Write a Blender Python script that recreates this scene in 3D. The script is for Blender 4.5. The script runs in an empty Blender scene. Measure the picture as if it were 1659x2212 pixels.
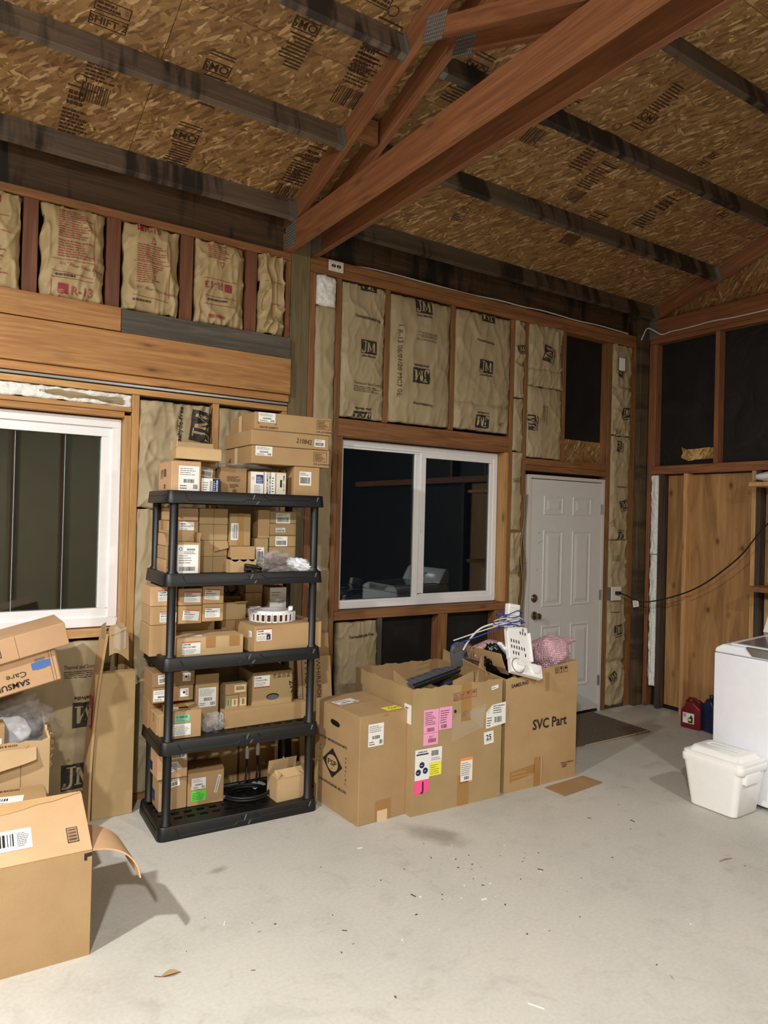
import bpy, bmesh, math, random
from mathutils import Vector, Matrix, noise
C = bpy.context.scene.collection
PI = math.pi
R = math.radians
rnd = random.Random(7)

# ------------------------------------------------------------------ camera, world, lamps, exposure
cam_d = bpy.data.cameras.new('camera'); cam = bpy.data.objects.new('camera', cam_d); C.objects.link(cam)
cam_d.sensor_fit = 'HORIZONTAL'; cam_d.sensor_width = 36.0; cam_d.lens = 36.0*1538.3/1659.0
cam_d.clip_start = 0.05
_y, _p, _r = R(33.495), R(0.403), R(1.4505)
_f = Vector((math.sin(_y)*math.cos(_p), math.cos(_y)*math.cos(_p), math.sin(_p)))
_rt = Vector((math.cos(_y), -math.sin(_y), 0)); _up = _rt.cross(_f)
_c, _s = math.cos(_r), math.sin(_r)
_r2 = _c*_rt + _s*_up; _u2 = -_s*_rt + _c*_up
cam.matrix_world = Matrix(((_r2.x, _u2.x, -_f.x, 0), (_r2.y, _u2.y, -_f.y, -4.28), (_r2.z, _u2.z, -_f.z, 1.70), (0, 0, 0, 1)))
bpy.context.scene.camera = cam

w = bpy.data.worlds.new('night'); bpy.context.scene.world = w; w.use_nodes = True
w.node_tree.nodes['Background'].inputs[0].default_value = (0.010, 0.013, 0.020, 1)
w.node_tree.nodes['Background'].inputs[1].default_value = 0.25

def lamp(loc, up, down, radius, col):
    """a shop lamp: a flat diffuser shining down plus the weak stray light of the bare fixture"""
    d = bpy.data.lights.new('shop_lamp', 'POINT'); d.energy = up; d.shadow_soft_size = radius; d.color = col
    o = bpy.data.objects.new('shop_lamp', d); o.location = loc; C.objects.link(o)
    d = bpy.data.lights.new('shop_lamp_panel', 'AREA'); d.energy = down; d.shape = 'DISK'; d.size = radius*2.4; d.color = col
    o = bpy.data.objects.new('shop_lamp_panel', d); o.location = (loc[0], loc[1], loc[2]-.02); C.objects.link(o)
LED = (1.0, 0.99, 0.96)
lamp((-1.54, -2.42, 3.40), 105, 190, 0.06, LED)
lamp((-0.95, -4.95, 3.40), 50, 285, 0.08, LED)
lamp((2.60, -4.95, 3.40), 30, 95, 0.10, LED)

vs = bpy.context.scene.view_settings
bpy.context.scene.display_settings.display_device = 'sRGB'
vs.view_transform = 'Standard'; vs.look = 'None'; vs.gamma = 1.0; vs.use_curve_mapping = False
vs.exposure = -0.16
try:
    bpy.context.scene.cycles.max_bounces = 8; bpy.context.scene.cycles.diffuse_bounces = 5
    bpy.context.scene.cycles.transparent_max_bounces = 12
    bpy.context.scene.cycles.use_denoising = True
except Exception: pass

# ------------------------------------------------------------------ materials
def lin(c):
    return tuple(((v/255)/12.92 if v/255 <= 0.04045 else ((v/255+0.055)/1.055)**2.4) for v in c) + (1,)
MATS = {}
def new(name):
    m = bpy.data.materials.new(name); m.use_nodes = True; MATS[name] = m
    nt = m.node_tree; b = nt.nodes['Principled BSDF']; return m, nt, b
def nd(nt, t, **kw):
    n = nt.nodes.new(t)
    for k, v in kw.items():
        if k.startswith('i_'): n.inputs[int(k[2:]) if k[2:].isdigit() else k[2:]].default_value = v
        else: setattr(n, k, v)
    return n
def L(nt, a, b): nt.links.new(a, b)
def coords(nt, scale, rnd_off=True, rot=(0, 0, 0)):
    tc = nd(nt, 'ShaderNodeTexCoord'); mp = nd(nt, 'ShaderNodeMapping')
    mp.inputs['Scale'].default_value = scale; mp.inputs['Rotation'].default_value = rot
    L(nt, tc.outputs['Object'], mp.inputs['Vector'])
    if not rnd_off: return mp.outputs[0]
    oi = nd(nt, 'ShaderNodeObjectInfo'); mu = nd(nt, 'ShaderNodeMath', operation='MULTIPLY'); mu.inputs[1].default_value = 37.0
    L(nt, oi.outputs['Random'], mu.inputs[0]); ad = nd(nt, 'ShaderNodeVectorMath', operation='ADD')
    L(nt, mp.outputs[0], ad.inputs[0]); L(nt, mu.outputs[0], ad.inputs[1]); return ad.outputs[0]
def ramp(nt, fac, stops, interp='LINEAR'):
    r = nd(nt, 'ShaderNodeValToRGB'); r.color_ramp.interpolation = interp
    e = r.color_ramp.elements
    while len(e) < len(stops): e.new(0.5)
    for i, (p, c) in enumerate(stops): e[i].position = p; e[i].color = c if len(c) == 4 else tuple(c)+(1,)
    L(nt, fac, r.inputs[0]); return r.outputs[0]
def noi(nt, vec, scale, detail=3, rough=0.55, dist=0.0):
    n = nd(nt, 'ShaderNodeTexNoise'); n.inputs['Scale'].default_value = scale; n.inputs['Detail'].default_value = detail
    n.inputs['Roughness'].default_value = rough; n.inputs['Distortion'].default_value = dist
    L(nt, vec, n.inputs['Vector']); return n.outputs[0]
def mix(nt, fac, a, b, mode='MIX'):
    m = nd(nt, 'ShaderNodeMix', data_type='RGBA', blend_type=mode)
    if isinstance(fac, (int, float)): m.inputs[0].default_value = fac
    else: L(nt, fac, m.inputs[0])
    for s, v in ((6, a), (7, b)):
        if isinstance(v, tuple): m.inputs[s].default_value = v
        else: L(nt, v, m.inputs[s])
    return m.outputs[2]
def bump(nt, b, h, strength, dist=0.002):
    n = nd(nt, 'ShaderNodeBump'); n.inputs['Strength'].default_value = strength; n.inputs['Distance'].default_value = dist
    L(nt, h, n.inputs['Height']); L(nt, n.outputs[0], b.inputs['Normal'])
def objtint(nt, col, amt):
    oi = nd(nt, 'ShaderNodeObjectInfo'); mr = nd(nt, 'ShaderNodeMapRange'); mr.inputs[3].default_value = 1-amt; mr.inputs[4].default_value = 1+amt
    L(nt, oi.outputs['Random'], mr.inputs[0]); hv = nd(nt, 'ShaderNodeHueSaturation')
    L(nt, mr.outputs[0], hv.inputs['Value']); L(nt, col, hv.inputs['Color']); return hv.outputs[0]

def plain(name, rgb, rough=0.6, metal=0.0, **kw):
    m, nt, b = new(name); b.inputs['Base Color'].default_value = lin(rgb); b.inputs['Roughness'].default_value = rough
    b.inputs['Metallic'].default_value = metal
    v = coords(nt, (1, 1, 1)); n = noi(nt, v, 18, 3); c = lin(rgb); k = 0.965 if min(rgb) > 190 else 0.88
    L(nt, ramp(nt, n, [(0.3, (c[0]*k, c[1]*k, c[2]*k)), (0.7, c[:3])]), b.inputs['Base Color'])
    for a, x in kw.items(): b.inputs[a].default_value = x
    return m
def ink(name, rgb):
    m, nt, b = new(name); b.inputs['Base Color'].default_value = lin(rgb); b.inputs['Roughness'].default_value = 0.6; return m
def wood(name, dark, light, knots=0.6, rough=0.62, streaks=0.0, sdark=(24, 20, 18), contrast=(0.32, 0.68)):
    m, nt, b = new(name)
    v = coords(nt, (1.3, 22, 22)); g = noi(nt, v, 1.6, 5, 0.6, 1.2)
    v2 = coords(nt, (0.35, 3.0, 3.0)); br = noi(nt, v2, 2.0, 2)
    col = ramp(nt, g, [(contrast[0], lin(dark)), (0.5, lin(tuple((a+c)/2 for a, c in zip(dark, light)))), (contrast[1], lin(light))])
    col = mix(nt, ramp(nt, br, [(0.35, (0, 0, 0)), (0.7, (0.45, 0.45, 0.45))]), col, lin(dark))
    if knots:
        v3 = coords(nt, (2.2, 7.5, 7.5)); vo = nd(nt, 'ShaderNodeTexVoronoi'); vo.inputs['Scale'].default_value = 1.0; vo.inputs['Randomness'].default_value = 1.0
        L(nt, v3, vo.inputs['Vector'])
        k = ramp(nt, vo.outputs['Distance'], [(0.05, (1, 1, 1)), (0.10, (0.3, 0.3, 0.3)), (0.20, (0, 0, 0))])
        kk = nd(nt, 'ShaderNodeMath', operation='MULTIPLY'); kk.inputs[1].default_value = knots; L(nt, k, kk.inputs[0])
        col = mix(nt, kk.outputs[0], col, lin(tuple(x*0.45 for x in dark)))
    if streaks:
        v4 = coords(nt, (9, 1.2, 1.2)); s = noi(nt, v4, 1.0, 3, 0.6, 0.6)
        v5 = coords(nt, (2.2, 1.2, 1.2)); s2 = noi(nt, v5, 1.0, 2)
        s = mix(nt, 0.5, s, s2)
        f = ramp(nt, s, [(0.50, (0, 0, 0)), (0.58, (streaks,)*3)])
        col = mix(nt, f, col, lin(sdark))
    col = objtint(nt, col, 0.10)
    L(nt, col, b.inputs['Base Color']); b.inputs['Roughness'].default_value = rough; bump(nt, b, g, 0.25, 0.001); return m
def osb(name, stops):
    m, nt, b = new(name)
    layers = []
    tc = nd(nt, 'ShaderNodeTexCoord')
    wn = nd(nt, 'ShaderNodeTexNoise'); wn.inputs['Scale'].default_value = 14; L(nt, tc.outputs['Object'], wn.inputs['Vector'])
    wsub = nd(nt, 'ShaderNodeVectorMath', operation='SCALE'); wsub.inputs['Scale'].default_value = 0.012; L(nt, wn.outputs['Color'], wsub.inputs[0])
    wv = nd(nt, 'ShaderNodeVectorMath', operation='ADD'); L(nt, tc.outputs['Object'], wv.inputs[0]); L(nt, wsub.outputs[0], wv.inputs[1])
    for i, (ang, sx, sy) in enumerate(((15, 14, 52), (70, 16, 60), (-42, 13, 48), (125, 20, 75))):
        mp = nd(nt, 'ShaderNodeMapping'); mp.inputs['Rotation'].default_value = (0, 0, R(ang)); mp.inputs['Scale'].default_value = (1, 1, 1)
        mp2 = nd(nt, 'ShaderNodeMapping'); mp2.inputs['Scale'].default_value = (sx, sy, 30); mp2.inputs['Location'].default_value = (i*7.3, i*3.1, 0)
        L(nt, wv.outputs[0], mp.inputs[0]); L(nt, mp.outputs[0], mp2.inputs[0])
        vo = nd(nt, 'ShaderNodeTexVoronoi', feature='F1', voronoi_dimensions='2D'); vo.inputs['Scale'].default_value = 1.0
        L(nt, mp2.outputs[0], vo.inputs['Vector'])
        sp = nd(nt, 'ShaderNodeSeparateColor'); L(nt, vo.outputs['Color'], sp.inputs[0]); layers.append((sp.outputs[0], sp.outputs[1]))
    val = layers[0][0]
    for a, msk in layers[1:]:
        gt = nd(nt, 'ShaderNodeMath', operation='GREATER_THAN'); gt.inputs[1].default_value = 0.52; L(nt, msk, gt.inputs[0])
        mx = nd(nt, 'ShaderNodeMix', data_type='FLOAT'); L(nt, gt.outputs[0], mx.inputs[0]); L(nt, val, mx.inputs[2]); L(nt, a, mx.inputs[3]); val = mx.outputs[0]
    col = ramp(nt, val, stops)
    big = noi(nt, coords(nt, (1, 1, 1)), 1.6, 3)
    col = mix(nt, ramp(nt, big, [(0.35, (0, 0, 0)), (0.75, (0.35,)*3)]), col, stops[0][1])
    fn = noi(nt, wv.outputs[0], 90, 4, 0.7); col = mix(nt, ramp(nt, fn, [(0.38, (0.45,)*3), (0.62, (0, 0, 0))]), col, mix(nt, 0.5, col, stops[0][1]))
    L(nt, col, b.inputs['Base Color']); b.inputs['Roughness'].default_value = 0.6; bump(nt, b, val, 0.35, 0.002); return m
def kraft(name, rgb, amt=0.07, rough=0.75, corr=0.25, axis=(180, 0.3, 0.3)):
    m, nt, b = new(name); v = coords(nt, (1, 1, 1)); n = noi(nt, v, 5, 4); f = noi(nt, v, 160, 2)
    c = lin(rgb); col = ramp(nt, n, [(0.30, (c[0]*0.86, c[1]*0.84, c[2]*0.80)), (0.68, c[:3])])
    col = mix(nt, 0.10, col, ramp(nt, f, [(0.35, (c[0]*.6, c[1]*.6, c[2]*.55)), (0.65, c[:3])]))
    col = objtint(nt, col, amt)
    L(nt, col, b.inputs['Base Color']); b.inputs['Roughness'].default_value = rough
    h = noi(nt, coords(nt, axis), 1.0, 1); bump(nt, b, h, corr, 0.0006); return m
def paper_batt(name, rgb):
    m, nt, b = new(name); v = coords(nt, (1, 1, 1)); n = noi(nt, v, 4, 4); f = noi(nt, v, 45, 3, 0.65)
    c = lin(rgb); col = ramp(nt, n, [(0.3, (c[0]*.84, c[1]*.83, c[2]*.80)), (0.7, c[:3])])
    L(nt, col, b.inputs['Base Color']); b.inputs['Roughness'].default_value = 0.55; bump(nt, b, f, 0.30, 0.004); return m
def fluffy(name, rgb):
    m, nt, b = new(name); v = coords(nt, (1, 1, 1)); n = noi(nt, v, 38, 5, 0.7); c = lin(rgb)
    L(nt, ramp(nt, n, [(0.28, (c[0]*.74, c[1]*.74, c[2]*.72)), (0.6, c[:3])]), b.inputs['Base Color']); b.inputs['Roughness'].default_value = 0.95
    bump(nt, b, n, 0.8, 0.012); return m

wood('fir_red', (116, 72, 46), (158, 106, 70), 0.5, 0.55)
wood('fir_plate', (112, 72, 42), (160, 112, 70), 0.5)
wood('fir_gold', (170, 126, 76), (204, 162, 106), 0.75)
wood('fir_beam', (158, 108, 60), (198, 150, 94), 0.95)
wood('fir_pale', (176, 132, 84), (216, 176, 122), 0.6)
wood('fir_brown', (112, 74, 42), (158, 112, 68), 0.6)
wood('stud_red', (100, 60, 42), (138, 88, 62), 0.4)
wood('grey_board', (64, 60, 54), (104, 98, 88), 0.8)
wood('dark_stud', (52, 44, 36), (96, 82, 66), 0.4)
wood('post_green', (98, 86, 60), (130, 115, 82), 0.3)
wood('corner_post', (64, 52, 36), (104, 86, 60), 0.4, streaks=0.6)
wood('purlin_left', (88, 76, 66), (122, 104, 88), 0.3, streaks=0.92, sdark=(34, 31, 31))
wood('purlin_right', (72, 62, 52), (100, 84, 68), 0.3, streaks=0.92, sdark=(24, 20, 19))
wood('rim_dark', (58, 42, 28), (96, 72, 48), 0.3, streaks=0.9, sdark=(14, 11, 9))
osb('osb_roof', [(0.0, lin((104, 74, 42))), (0.25, lin((134, 100, 60))), (0.62, lin((152, 116, 72))), (0.86, lin((168, 132, 86))), (0.97, lin((206, 174, 126)))])
osb('osb_patch', [(0.0, lin((120, 84, 40))), (0.5, lin((186, 144, 84))), (0.95, lin((232, 200, 140)))])
def ply():
    m, nt, b = new('plywood'); v = coords(nt, (7, 7, 0.8)); g = noi(nt, v, 1.3, 4, 0.6, 1.5)
    col = ramp(nt, g, [(0.3, lin((138, 98, 56))), (0.55, lin((170, 128, 80))), (0.75, lin((188, 148, 98)))])
    vo = nd(nt, 'ShaderNodeTexVoronoi'); vo.inputs['Scale'].default_value = 1; L(nt, coords(nt, (5.5, 5.5, 3.4)), vo.inputs['Vector'])
    k = ramp(nt, vo.outputs['Distance'], [(0.05, (0.9,)*3), (0.09, (0.4,)*3), (0.17, (0, 0, 0))])
    col = mix(nt, k, col, lin((92, 54, 26))); L(nt, col, b.inputs['Base Color']); b.inputs['Roughness'].default_value = 0.6
ply()
def black_paper():
    m, nt, b = new('black_paper'); v = coords(nt, (1, 1, 1)); n = noi(nt, v, 3.5, 3, 0.5, 1.0)
    L(nt, ramp(nt, n, [(0.3, lin((17, 15, 14))), (0.8, lin((32, 30, 29)))]), b.inputs['Base Color']); b.inputs['Roughness'].default_value = 0.5; bump(nt, b, n, 0.6, 0.02)
black_paper()
def concrete():
    m, nt, b = new('concrete'); v = coords(nt, (1, 1, 1), False)
    n = noi(nt, v, 1.1, 5, 0.6); f = noi(nt, v, 5.5, 6, 0.7, 0.8); fine = noi(nt, v, 60, 3)
    col = ramp(nt, n, [(0.30, lin((174, 171, 161))), (0.5, lin((188, 185, 176))), (0.72, lin((194, 188, 178)))])
    col = mix(nt, ramp(nt, f, [(0.56, (0, 0, 0)), (0.76, (0.42,)*3)]), col, lin((150, 138, 122)))
    col = mix(nt, ramp(nt, noi(nt, v, 2.6, 4, 0.6, 2.0), [(0.58, (0, 0, 0)), (0.72, (0.35,)*3)]), col, lin((158, 152, 142)))
    col = mix(nt, 0.12, col, ramp(nt, fine, [(0.3, lin((120, 114, 104))), (0.7, lin((214, 210, 200)))]))
    # wear with a shape of its own: damp stain and scuff spots
    tc = nd(nt, 'ShaderNodeTexCoord'); wn = nd(nt, 'ShaderNodeTexNoise'); wn.inputs['Scale'].default_value = 9; wn.inputs['Detail'].default_value = 4
    L(nt, tc.outputs['Object'], wn.inputs['Vector'])
    def spot(x, y, rx, ry, rot, amt, c, soft=0.55, wob=0.35):
        nonlocal col
        mp = nd(nt, 'ShaderNodeMapping'); mp.vector_type = 'TEXTURE'
        mp.inputs['Location'].default_value = (x, y, 0); mp.inputs['Rotation'].default_value = (0, 0, R(rot)); mp.inputs['Scale'].default_value = (rx, ry, 1)
        L(nt, tc.outputs['Object'], mp.inputs[0]); ln = nd(nt, 'ShaderNodeVectorMath', operation='LENGTH'); L(nt, mp.outputs[0], ln.inputs[0])
        ad = nd(nt, 'ShaderNodeMath', operation='MULTIPLY_ADD'); ad.inputs[1].default_value = wob*2; L(nt, wn.outputs[0], ad.inputs[0]); L(nt, ln.outputs['Value'], ad.inputs[2])
        f = ramp(nt, ad.outputs[0], [(soft, (amt,)*3), (1.0, (0, 0, 0))])
        # ramp input beyond 1 clamps
        mx = mix(nt, f, col, lin(c)); col = mx
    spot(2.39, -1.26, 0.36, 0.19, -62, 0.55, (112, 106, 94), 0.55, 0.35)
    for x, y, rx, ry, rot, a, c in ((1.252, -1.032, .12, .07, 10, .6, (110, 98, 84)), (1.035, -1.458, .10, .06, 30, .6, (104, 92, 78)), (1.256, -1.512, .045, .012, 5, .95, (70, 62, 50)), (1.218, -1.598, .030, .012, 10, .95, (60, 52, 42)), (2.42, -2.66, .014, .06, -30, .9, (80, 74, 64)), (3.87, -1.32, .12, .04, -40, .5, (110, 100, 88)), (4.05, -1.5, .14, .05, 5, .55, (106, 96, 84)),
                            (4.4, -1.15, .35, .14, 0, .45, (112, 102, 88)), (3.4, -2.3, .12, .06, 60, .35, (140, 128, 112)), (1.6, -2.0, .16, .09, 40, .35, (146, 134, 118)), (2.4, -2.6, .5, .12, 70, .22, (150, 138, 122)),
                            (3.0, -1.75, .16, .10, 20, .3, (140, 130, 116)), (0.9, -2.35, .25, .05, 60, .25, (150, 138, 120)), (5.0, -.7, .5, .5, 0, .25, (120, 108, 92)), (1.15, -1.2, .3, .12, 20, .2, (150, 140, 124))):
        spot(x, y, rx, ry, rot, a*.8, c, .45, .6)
    L(nt, col, b.inputs['Base Color']); b.inputs['Roughness'].default_value = 0.62; b.inputs['Specular IOR Level'].default_value = 0.35; bump(nt, b, fine, 0.08, 0.001)
concrete()
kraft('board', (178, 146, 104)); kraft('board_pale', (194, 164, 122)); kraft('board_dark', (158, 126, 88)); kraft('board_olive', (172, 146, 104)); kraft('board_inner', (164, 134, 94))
kraft('board_peach', (196, 158, 120), corr=0.35); kraft('board_corrugated', (186, 150, 104), corr=1.0, axis=(120, 2, 2))
paper_batt('batt_kraft', (170, 154, 122)); paper_batt('batt_kraft_left', (178, 156, 114))
fluffy('fibreglass', (246, 246, 242))
plain('black_plastic', (12, 12, 13), 0.46); plain('black_gloss', (16, 16, 17), 0.25)
plain('white_vinyl', (236, 236, 238), 0.35); plain('door_paint', (208, 208, 206), 0.42); plain('jamb_paint', (206, 202, 196), 0.5)
plain('white_metal', (240, 243, 251), 0.22); plain('white_plastic', (244, 245, 243), 0.38); plain('grey_glass', (116, 114, 114), 0.12)
plain('steel', (170, 172, 172), 0.38, 0.85); plain('galvanised', (150, 152, 150), 0.45, 0.7); plain('dark_metal', (70, 68, 64), 0.3, 0.9)
plain('nickel', (150, 142, 130), 0.22, 1.0); plain('rubber', (14, 14, 14), 0.55); plain('grey_plastic', (96, 98, 104), 0.38); plain('slate_plastic', (84, 88, 98), 0.32)
plain('red_plastic', (116, 18, 30), 0.4); plain('blue_plastic', (24, 36, 70), 0.3); plain('copper', (92, 62, 44), 0.4, 0.6); plain('ivory', (222, 216, 200), 0.4)
plain('cable_black', (20, 19, 18), 0.5); plain('cable_white', (214, 214, 210), 0.5); plain('cable_blue', (44, 70, 160), 0.45); plain('cable_olive', (118, 108, 74), 0.4); plain('wire_brown', (92, 48, 34), 0.5)
plain('rug_fibre', (104, 90, 74), 0.98); plain('foam_white', (226, 230, 236), 0.8)
ink('ink', (30, 27, 24)); ink('ink_soft', (70, 58, 44)); ink('ink_red', (150, 76, 60)); ink('ink_batt', (46, 42, 36)); ink('ink_osb', (58, 38, 20)); ink('label_white', (232, 232, 228)); ink('label_pink', (238, 160, 200)); ink('label_hotpink', (250, 84, 150))
ink('label_yellow', (238, 232, 70)); ink('label_green', (96, 224, 72)); ink('label_teal', (120, 204, 168)); ink('label_orange', (238, 150, 80)); ink('label_blue', (30, 52, 120)); ink('label_red', (196, 40, 44)); ink('label_navy', (28, 36, 84)); ink('label_peach', (232, 206, 160))
ink('tape_blue', (72, 108, 172)); ink('logo_red', (146, 48, 56)); ink('ink_grey', (120, 118, 114)); ink('board_print', (84, 58, 34)); ink('tape_white', (216, 190, 152))
def clear(name, rgb, rough=0.12, alpha=0.35, ior=1.4):
    m, nt, b = new(name); b.inputs['Base Color'].default_value = lin(rgb); b.inputs['Roughness'].default_value = rough; b.inputs['Alpha'].default_value = alpha
    n = noi(nt, coords(nt, (1, 1, 1)), 30, 4, 0.6); bump(nt, b, n, 0.5, 0.006); b.inputs['IOR'].default_value = ior; return m
clear('film', (214, 214, 216), 0.10, 0.18); clear('film_thin', (224, 220, 212), 0.2, 0.15); clear('tape_clear', (178, 142, 92), 0.25, 0.6)
kraft('tape_brown', (168, 126, 74), 0.03, 0.35, 0.0)
def bubble(name, rgb):
    m, nt, b = new(name); b.inputs['Base Color'].default_value = lin(rgb); b.inputs['Roughness'].default_value = 0.14; b.inputs['Alpha'].default_value = 0.90; b.inputs['Specular IOR Level'].default_value = 0.9
    vo = nd(nt, 'ShaderNodeTexVoronoi'); vo.inputs['Scale'].default_value = 80; vo.inputs['Randomness'].default_value = 0.2; L(nt, coords(nt, (1, 1, 1)), vo.inputs['Vector'])
    bump(nt, b, vo.outputs['Distance'], 1.0, 0.012); v = ramp(nt, vo.outputs['Distance'], [(0.1, lin(tuple(min(255, x+20) for x in rgb))), (0.5, lin(rgb))]); L(nt, v, b.inputs['Base Color'])
bubble('bubble_pink', (240, 192, 206))
def glass():
    m, nt, b = new('window_glass'); b.inputs['Base Color'].default_value = (0.85, 0.93, 0.92, 1); b.inputs['Roughness'].default_value = 0.0
    b.inputs['Transmission Weight'].default_value = 1.0; b.inputs['IOR'].default_value = 1.5
glass()

# ------------------------------------------------------------------ mesh helpers
def tag(o, label=None, cat=None, group=None, kind=None):
    if label: o['label'] = label
    if cat: o['category'] = cat
    if group: o['group'] = group
    if kind: o['kind'] = kind
    return o
class MB:
    def __init__(s): s.v = []; s.f = []; s.m = []
    def add(s, vs, fs, mi=0):
        n = len(s.v); s.v += [tuple(v) for v in vs]; s.f += [tuple(i+n for i in f) for f in fs]; s.m += [mi]*len(fs)
    def box(s, x0, x1, y0, y1, z0, z1, mi=0, M=None):
        vs = [Vector(p) for p in ((x0, y0, z0), (x1, y0, z0), (x1, y1, z0), (x0, y1, z0), (x0, y0, z1), (x1, y0, z1), (x1, y1, z1), (x0, y1, z1))]
        if M: vs = [M @ v for v in vs]
        s.add(vs, ((3, 2, 1, 0), (4, 5, 6, 7), (0, 1, 5, 4), (1, 2, 6, 5), (2, 3, 7, 6), (3, 0, 4, 7)), mi)
    def tube(s, pts, r, n=8, mi=0, caps=True, closed=False):
        pts = [Vector(p) for p in pts]; rs = r if isinstance(r, (list, tuple)) else [r]*len(pts)
        N = len(pts); rings = []; up = Vector((0, 0, 1)); prev = None
        for i, p in enumerate(pts):
            a = pts[(i-1) % N] if (closed or i > 0) else p; b_ = pts[(i+1) % N] if (closed or i < N-1) else p
            t = (b_-a)
            t = t.normalized() if t.length > 1e-9 else up
            if prev is None:
                x = t.cross(up) if abs(t.dot(up)) < 0.95 else t.cross(Vector((1, 0, 0)))
            else:
                x = prev - t*prev.dot(t)
                if x.length < 1e-6: x = t.cross(Vector((1, 0, 0)))
            x.normalize(); prev = x; y = t.cross(x)
            rings.append([p + rs[i]*(math.cos(2*PI*k/n)*x + math.sin(2*PI*k/n)*y) for k in range(n)])
        vs = [q for rg in rings for q in rg]; fs = []
        M_ = N if closed else N-1
        for i in range(M_):
            j = (i+1) % N
            for k in range(n): fs.append((i*n+k, i*n+(k+1) % n, j*n+(k+1) % n, j*n+k))
        if caps and not closed: fs.append(tuple(range(n-1, -1, -1))); fs.append(tuple((N-1)*n+k for k in range(n)))
        s.add(vs, fs, mi)
    def lathe(s, prof, n=24, c=(0, 0, 0), axis='Z', mi=0):
        c = Vector(c); vs = []; fs = []
        for r, z in prof:
            for k in range(n):
                a = 2*PI*k/n; x, y = r*math.cos(a), r*math.sin(a)
                vs.append(c + (Vector((x, y, z)) if axis == 'Z' else Vector((x, z, y)) if axis == 'Y' else Vector((z, x, y))))
        for i in range(len(prof)-1):
            for k in range(n): fs.append((i*n+k, i*n+(k+1) % n, (i+1)*n+(k+1) % n, (i+1)*n+k))
        fs.append(tuple(range(n-1, -1, -1))); fs.append(tuple((len(prof)-1)*n+k for k in range(n)))
        s.add(vs, fs, mi)
    def prism(s, poly, h0, h1, axis='Y', mi=0):
        n = len(poly)
        def P(a, b, h): return (a, h, b) if axis == 'Y' else (h, a, b) if axis == 'X' else (a, b, h)
        vs = [P(a, b, h0) for a, b in poly] + [P(a, b, h1) for a, b in poly]
        fs = [tuple(range(n)), tuple(range(2*n-1, n-1, -1))] + [(i, n+i, n+(i+1) % n, (i+1) % n) for i in range(n)]
        s.add(vs, fs, mi)
    def build(s, name, mats, parent=None, bevel=0, seg=1, smooth=False, recenter=True, loc=None, sub=0):
        me = bpy.data.meshes.new(name)
        off = Vector((0, 0, 0))
        if recenter and s.v:
            xs, ys, zs = zip(*s.v); off = Vector(((min(xs)+max(xs))/2, (min(ys)+max(ys))/2, min(zs)))
        me.from_pydata([tuple(Vector(v)-off) for v in s.v], [], s.f)
        if isinstance(mats, str): mats = [mats]
        for m in mats: me.materials.append(MATS[m])
        for p, i in zip(me.polygons, s.m): p.material_index = i
        bm = bmesh.new(); bm.from_mesh(me); bmesh.ops.recalc_face_normals(bm, faces=bm.faces)
        if bevel:
            bmesh.ops.remove_doubles(bm, verts=bm.verts, dist=1e-6)
            es = [e for e in bm.edges if len(e.link_faces) == 2 and e.calc_face_angle(0) > 0.6]
            bmesh.ops.bevel(bm, geom=es, offset=bevel, segments=seg, profile=0.5, affect='EDGES', clamp_overlap=True)
        bm.to_mesh(me); bm.free()
        if smooth:
            for p in me.polygons: p.use_smooth = True
            try: me.set_sharp_from_angle(angle=R(45))
            except Exception: pass
        o = bpy.data.objects.new(name, me); C.objects.link(o); o.location = off
        if parent: o.parent = parent
        return o
def empty(name, loc, rz=0, label=None, cat=None, group=None, kind=None, rot=None):
    o = bpy.data.objects.new(name, None); C.objects.link(o); o.empty_display_size = 0.05
    o.location = loc; o.rotation_euler = rot if rot else (0, 0, rz); return tag(o, label, cat, group, kind)
def lumber(name, p0, p1, a, b_, mat, parent=None, side=None, bevel=0.002):
    """a board from p0 to p1 (centre line); a = size across (horizontal side), b = size along the second axis"""
    p0, p1 = Vector(p0), Vector(p1); d = (p1-p0); Ln = d.length; x = d.normalized()
    s_ = Vector(side) if side else (Vector((0, 1, 0)) if abs(x.y) < 0.5 else Vector((1, 0, 0)))
    y = (s_ - x*s_.dot(x)).normalized(); z = x.cross(y)
    mb = MB(); mb.box(0, Ln, -a/2, a/2, -b_/2, b_/2)
    o = mb.build(name, mat, parent, bevel=bevel, recenter=False)
    M = Matrix((x, y, z)).transposed().to_4x4(); M.translation = p0
    o.matrix_local = M; return o
def vstud(name, x0, x1, z0, z1, mat, parent, y0=0.0, y1=0.089):
    return lumber(name, ((x0+x1)/2, (y0+y1)/2, z0), ((x0+x1)/2, (y0+y1)/2, z1), x1-x0, y1-y0, mat, parent, side=(1, 0, 0))
def hbeam(name, x0, x1, z0, z1, mat, parent, y0=0.0, y1=0.089):
    return lumber(name, (x0, (y0+y1)/2, (z0+z1)/2), (x1, (y0+y1)/2, (z0+z1)/2), y1-y0, z1-z0, mat, parent, side=(0, 1, 0))
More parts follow.
